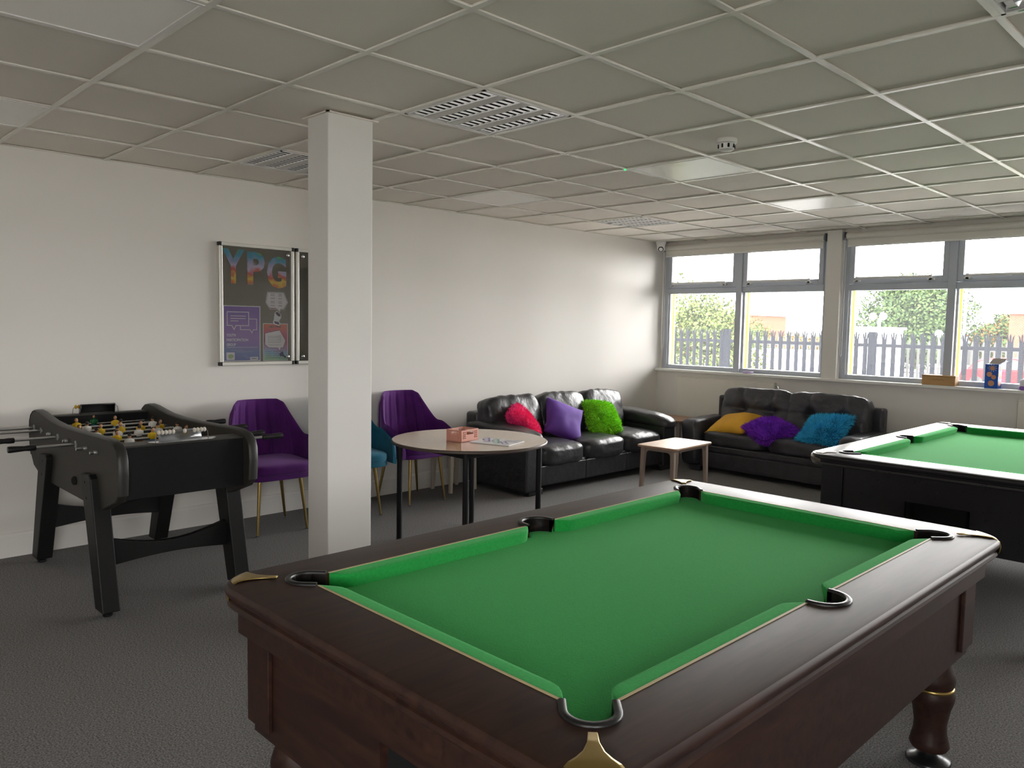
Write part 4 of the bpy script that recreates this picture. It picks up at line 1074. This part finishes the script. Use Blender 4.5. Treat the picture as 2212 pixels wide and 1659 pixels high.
lw = lawn.build('grass_verge', mat('grass', '4c6c1e', .95, var=.2, vscale=3, spec=.02)); lw['kind'] = 'stuff'; lw['label'] = 'bright green grass verge beyond the car park'; lw['category'] = 'grass'

def palisade(name, label, y, x0, x1, sp, z0, ztop, zr, m, pw_, posts, rails=True):
    T = thing(name, label, 'fence', (0, y, z0))
    n = int((x1-x0)/sp); h = ztop-z0
    def pale_mesh():
        m_ = MB(); a = pw_/2; t = h-.13
        m_.prism([(-a, 0), (-a*.35, -.018), (a*.35, -.018), (a, 0), (a*.35, -.012), (-a*.35, -.012)], 'z', .05, t)
        m_.prism([(-a*.35, t), (a*.35, t), (a*.30, h-.03), (0, h), (-a*.30, h-.03)], 'y', -.018, -.012)
        for s in (-1, 1): m_.prism([(s*a*.35, t), (s*a, t), (s*a*1.25, h-.05), (s*a*1.5, h-.015), (s*a*.75, h-.05)], 'y', -.012+.002, .0)
        return m_.mesh('pale')
    pm_ = pale_mesh()
    for k in range(n): link('pale', pm_, m, T, (x0+k*sp, 0, 0), (0, 0, rnd.uniform(-.02, .02)))
    for zz in (zr, z0+.45): MB().box((x0-.1, .002, zz-z0-.028), (x1+.1, .045, zz-z0+.028)).build('rail', m, T)
    for x in posts: MB().box((x-.055, .0, 0), (x+.055, .1, h-.01)).build('post', m, T)
    return T
palisade('palisade_fence', 'black steel palisade fence just outside the windows', 13.5, -6.5, 7.0, .151, GZ, 1.50, 1.265, mat('fence_black', '1a1c22', .9, spec=.05), .075, (-2.34, .39, 3.2, 6.0, -5.1))
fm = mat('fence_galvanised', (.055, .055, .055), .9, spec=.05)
def far_fence():
    T = thing('galvanised_fence', 'pale galvanised palisade fence far across the car park', 'fence', (0, 42, GZ))
    p = MB(); p.prism([(-.06, 0), (.06, 0), (.06, 1.9), (0, 2.1), (-.06, 1.9)], 'y', 0, .02); pm_ = p.mesh('far_pale')
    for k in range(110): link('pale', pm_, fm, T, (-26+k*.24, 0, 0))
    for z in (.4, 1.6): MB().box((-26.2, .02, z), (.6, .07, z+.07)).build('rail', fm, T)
far_fence()
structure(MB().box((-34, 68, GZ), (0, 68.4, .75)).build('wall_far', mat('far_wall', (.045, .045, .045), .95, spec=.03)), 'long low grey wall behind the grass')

def foliage(m_, c, r, n, s, seed):
    q = random.Random(seed)
    for k in range(n):
        d = Vector((q.gauss(0, 1), q.gauss(0, 1), q.gauss(0, 1))).normalized()
        rr = (q.random()**.4)
        lump = 1+.35*noise.noise(d*2.3+Vector((seed, 0, 0)))
        p = Vector((c[0]+d.x*r[0]*rr*lump, c[1]+d.y*r[1]*rr*lump, c[2]+d.z*r[2]*rr*lump))
        a = Vector((q.uniform(-1, 1), q.uniform(-1, 1), q.uniform(-1, 1))).normalized()*s*q.uniform(.6, 1.3); b = a.cross(d+Vector((.1, .2, .3))).normalized()*s*.6
        m_.add([p-a, p+b, p+a, p-b], [(0, 1, 2, 3)], 0 if q.random() < .7 else 1)
def tree(label, x, y, blobs, leaf, leaf2, th, seed, s=.14, n=1800, name='tree'):
    T = thing(name, label, 'tree', (x, y, GZ), 0, 'trees and bushes outside')
    MB().tube([(0, 0, 0), (.1, 0, th*.5), (0, .1, th)], [.22, .16, .1], 8).build('trunk', mat('bark', '5d5148', .9), T)
    f = MB()
    for k, (cx, cz, rx, rz_) in enumerate(blobs): foliage(f, (cx, 0, cz), (rx, rx*.8, rz_), n, s, seed+k)
    f.build('foliage', [leaf, leaf2], T)
lf1, lf2 = mat('leaf_olive', '46522c', .9, spec=.03), mat('leaf_yellow', '5c6638', .9, spec=.03)
lf3, lf4 = mat('leaf_green', '3b4a2c', .9, spec=.03), mat('leaf_dark', '33422c', .9, spec=.03)
lf5 = mat('leaf_rust', '6b5030', .9, spec=.03)
tree('big olive bush close behind the fence by the corner window', -4.3, 16.5, [(-1.2, 1.3, 1.7, 1.5), (.0, 1.5, 1.2, 1.4), (-1.2, 2.7, 1.4, 1.0), (.8, .9, .7, 1.1), (-.2, 2.5, .8, .75)], lf1, lf2, 1.6, 3, .045, 5000, 'bush')
tree('tall dense evergreen seen in the middle pane', -13.4, 57, [(-1.6, 3.4, 2.5, 2.4), (1.2, 3.6, 2.5, 2.2), (-.2, 5.0, 2.3, 1.5), (0, 1.6, 3.0, 1.5)], lf3, lf4, 4, 13, .13, 5000)
tree('smaller wind-blown tree between the evergreen and the mullion', -9.3, 61.5, [(-.8, 2.2, 1.6, 1.1), (.7, 3.0, 1.5, 1.0), (.2, 1.4, 2.0, .9)], lf3, lf5, 2.6, 23, .12, 3600)
tree('wide pale green tree behind the lamp post', -4.6, 57, [(-1.2, 3.4, 1.2, 1.5), (.2, 2.9, 1.7, 1.2), (1.3, 2.4, 1.4, .8), (0, 1.5, 2.2, 1.0)], lf3, lf1, 3, 33, .12, 3600)
tree('round green tree beside the far brick building', -23.0, 52, [(0, 1.9, 1.7, 1.3), (.6, 1.2, 1.4, 1.0)], lf1, lf3, 2, 43, .1, 3000)
tree('low rust coloured autumn bushes beyond the car park', -19.6, 52, [(0, 1.5, 1.2, .8), (1.8, 1.6, 1.0, .6)], lf5, lf2, 1.4, 53, .09, 2500, 'bush')

def building(label, x0, x1, y, z1, m, n=0):
    T = thing('brick_building', label, 'building', ((x0+x1)/2, y, GZ)); h = (x1-x0)/2
    MB().box((-h, 0, 0), (h, 6, z1-GZ)).build('brick_wall', m, T)
    MB().box((-h-.15, -.15, z1-GZ), (h+.15, 6.1, z1-GZ+.18)).build('roof_edge', mat('roof_edge', '9a8f88', .8), T)
    for k in range(n): 
        w = MB().box((-h+.8+k*2.2, -.03, 1.2), (-h+2+k*2.2, .02, 2.3)).build('window', mat('far_glass', '4a5560', .3), T)
def brick(name, c1, c2):
    m = bpy.data.materials.new(name); m.use_nodes = True; N, L = m.node_tree.nodes, m.node_tree.links; b = N['Principled BSDF']; b.inputs['Roughness'].default_value = .95; b.inputs['Specular IOR Level'].default_value = .03
    tc = N.new('ShaderNodeTexCoord'); mp_ = N.new('ShaderNodeMapping'); mp_.inputs['Rotation'].default_value = (PI/2, 0, 0); br = N.new('ShaderNodeTexBrick'); br.inputs['Scale'].default_value = 4
    br.inputs['Color1'].default_value = lin(c1); br.inputs['Color2'].default_value = lin(c2); br.inputs['Mortar'].default_value = lin('6f625a'); br.inputs['Mortar Size'].default_value = .02
    L.new(tc.outputs['Object'], mp_.inputs[0]); L.new(mp_.outputs[0], br.inputs['Vector']); L.new(br.outputs[0], b.inputs['Base Color']); return m
bk = brick('red_brick', '7a3826', '6c3020')
building('red brick building at the edge of the last pane', -5.55, 3.5, 47, 2.55, bk, 0)
building('orange brick building behind the olive bush', -33, -26.2, 58, 2.65, bk, 2)

def car(label, x, y, rz, paint):
    T = thing('car', label, 'car', (x, y, GZ), rz, 'parked cars')
    # side profile, length along x, front at +x
    lo = [(-2.0, .35), (-2.02, .62), (-1.95, .86), (-1.6, .95), (1.0, .95), (1.75, .82), (2.0, .66), (2.03, .35)]
    hi = [(-1.72, .93), (-1.35, 1.30), (-.9, 1.42), (.1, 1.45), (.45, 1.38), (1.12, .94)]
    MB().prism(lo, 'y', -.84, .84).build('body', paint, T, bevel=.06, seg=3)
    c = MB(); rows = []
    top_ = [(-.72, 0), (.72, 0)]
    cab = MB().loft([[(px, s*(.80-.20*(pz-.93)/.5), pz) for px, pz in hi] for s in (-1, 1)])
    co = cab.build('cabin', paint, T, bevel=.03)
    g = mat('car_glass', '2c3634', .3, spec=.3)
    for s in (-1, 1):
        def side(pts): return [(px, s*(.80-.20*(pz-.93)/.5+.006), pz) for px, pz in pts]
        for pts in ([(-1.55, .97), (-1.2, 1.28), (-.85, 1.36), (-.5, 1.37), (-.5, .97)], [(-.44, .97), (-.44, 1.37), (.1, 1.38), (.42, 1.31), (.92, .97)]):
            MB().add(side(pts), [tuple(range(len(pts)))]).build('side_window', g, T)
        for wx in (-1.25, 1.28):
            MB().tube([(wx, s*.70, .31), (wx, s*.86, .31)], .31, 20).build('wheel', M_blackp, T, smooth=40)
        MB().puff((.85, s*.92, .98), (.09, .08, .06), 3, 5).build('mirror', paint, T, smooth=180)
    MB().add([(1.14, -.70, .96), (1.14, .70, .96), (.50, .58, 1.375), (.50, -.58, 1.375)], [(0, 1, 2, 3)]).build('windscreen', g, T)
    MB().add([(-1.73, -.70, .96), (-1.73, .70, .96), (-1.40, .60, 1.29), (-1.40, -.60, 1.29)], [(0, 1, 2, 3)]).build('rear_window', g, T)
    for s in (-1, 1): MB().puff((1.93, s*.6, .68), (.06, .17, .07), 3, 5).build('headlamp', mat('lamp_glass', (.8, .8, .82), .2), T, smooth=180)
car('red hatchback parked beyond the black fence', -3.1, 38.5, math.radians(-12), mat('red_car_paint', '7a1018', .5, spec=.15))
car('silver car with its bonnet showing behind the black fence', -3.3, 22, math.radians(-25), mat('silver_car_paint', '55585e', .5, spec=.2))

T = thing('white_trailer', 'long white site trailer behind the black fence', 'trailer', (-6.6, 25.5, GZ))
wt = mat('trailer_white', (.85, .85, .84), .5)
MB().box((-2.4, 0, .5), (2.6, 2.2, 1.75)).build('body', wt, T, bevel=.05)
for x in (-1.4, 1.2): MB().tube([(x, -.02, .32), (x, .2, .32)], .32, 18).build('wheel', M_blackp, T, smooth=40)
MB().box((-2.3, .02, .35), (2.5, .3, .5)).build('chassis', M_frame, T)
T = thing('lighting_unit', 'white cabin with two round lamp heads on its roof', 'site cabin', (-9.0, 38.8, GZ))
MB().box((-2.2, 0, 0), (.3, 2.4, 2.55)).build('cabin', wt, T, bevel=.04); MB().box((-2.3, -.1, 2.55), (.4, 2.5, 2.68)).build('roof', wt, T)
MB().tube([(-.3, .8, 2.68), (-.3, .8, 3.1)], .07, 10).build('mast', wt, T)
for s in (-1, 1):
    MB().lathe([(.05, 0), (.17, .04), (.18, .1), (.14, .16), (.05, .2)], 24).build('lamp_head', wt, T, (-.3+s*.22, .7, 3.2), (PI/2, 0, s*.25), smooth=50)
T = thing('lamp_post', 'tall pale grey lamp post beyond the fence', 'lamp post', (-5.95, 41, GZ))
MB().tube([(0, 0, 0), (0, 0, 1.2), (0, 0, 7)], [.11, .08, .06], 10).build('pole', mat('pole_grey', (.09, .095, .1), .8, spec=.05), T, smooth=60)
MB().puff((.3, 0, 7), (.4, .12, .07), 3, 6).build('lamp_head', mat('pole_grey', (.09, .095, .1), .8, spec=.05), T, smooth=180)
T = thing('round_sign', 'round white sign on a post across the car park', 'sign', (-6.65, 39.8, GZ))
MB().tube([(0, 0, 0), (0, 0, 2.3)], .04, 8).build('post', fm, T); MB().lathe([(.02, 0), (.17, 0), (.17, .02), (.02, .025)], 28).build('disc', wt, T, (0, -.05, 2.42), (PI/2, 0, 0))
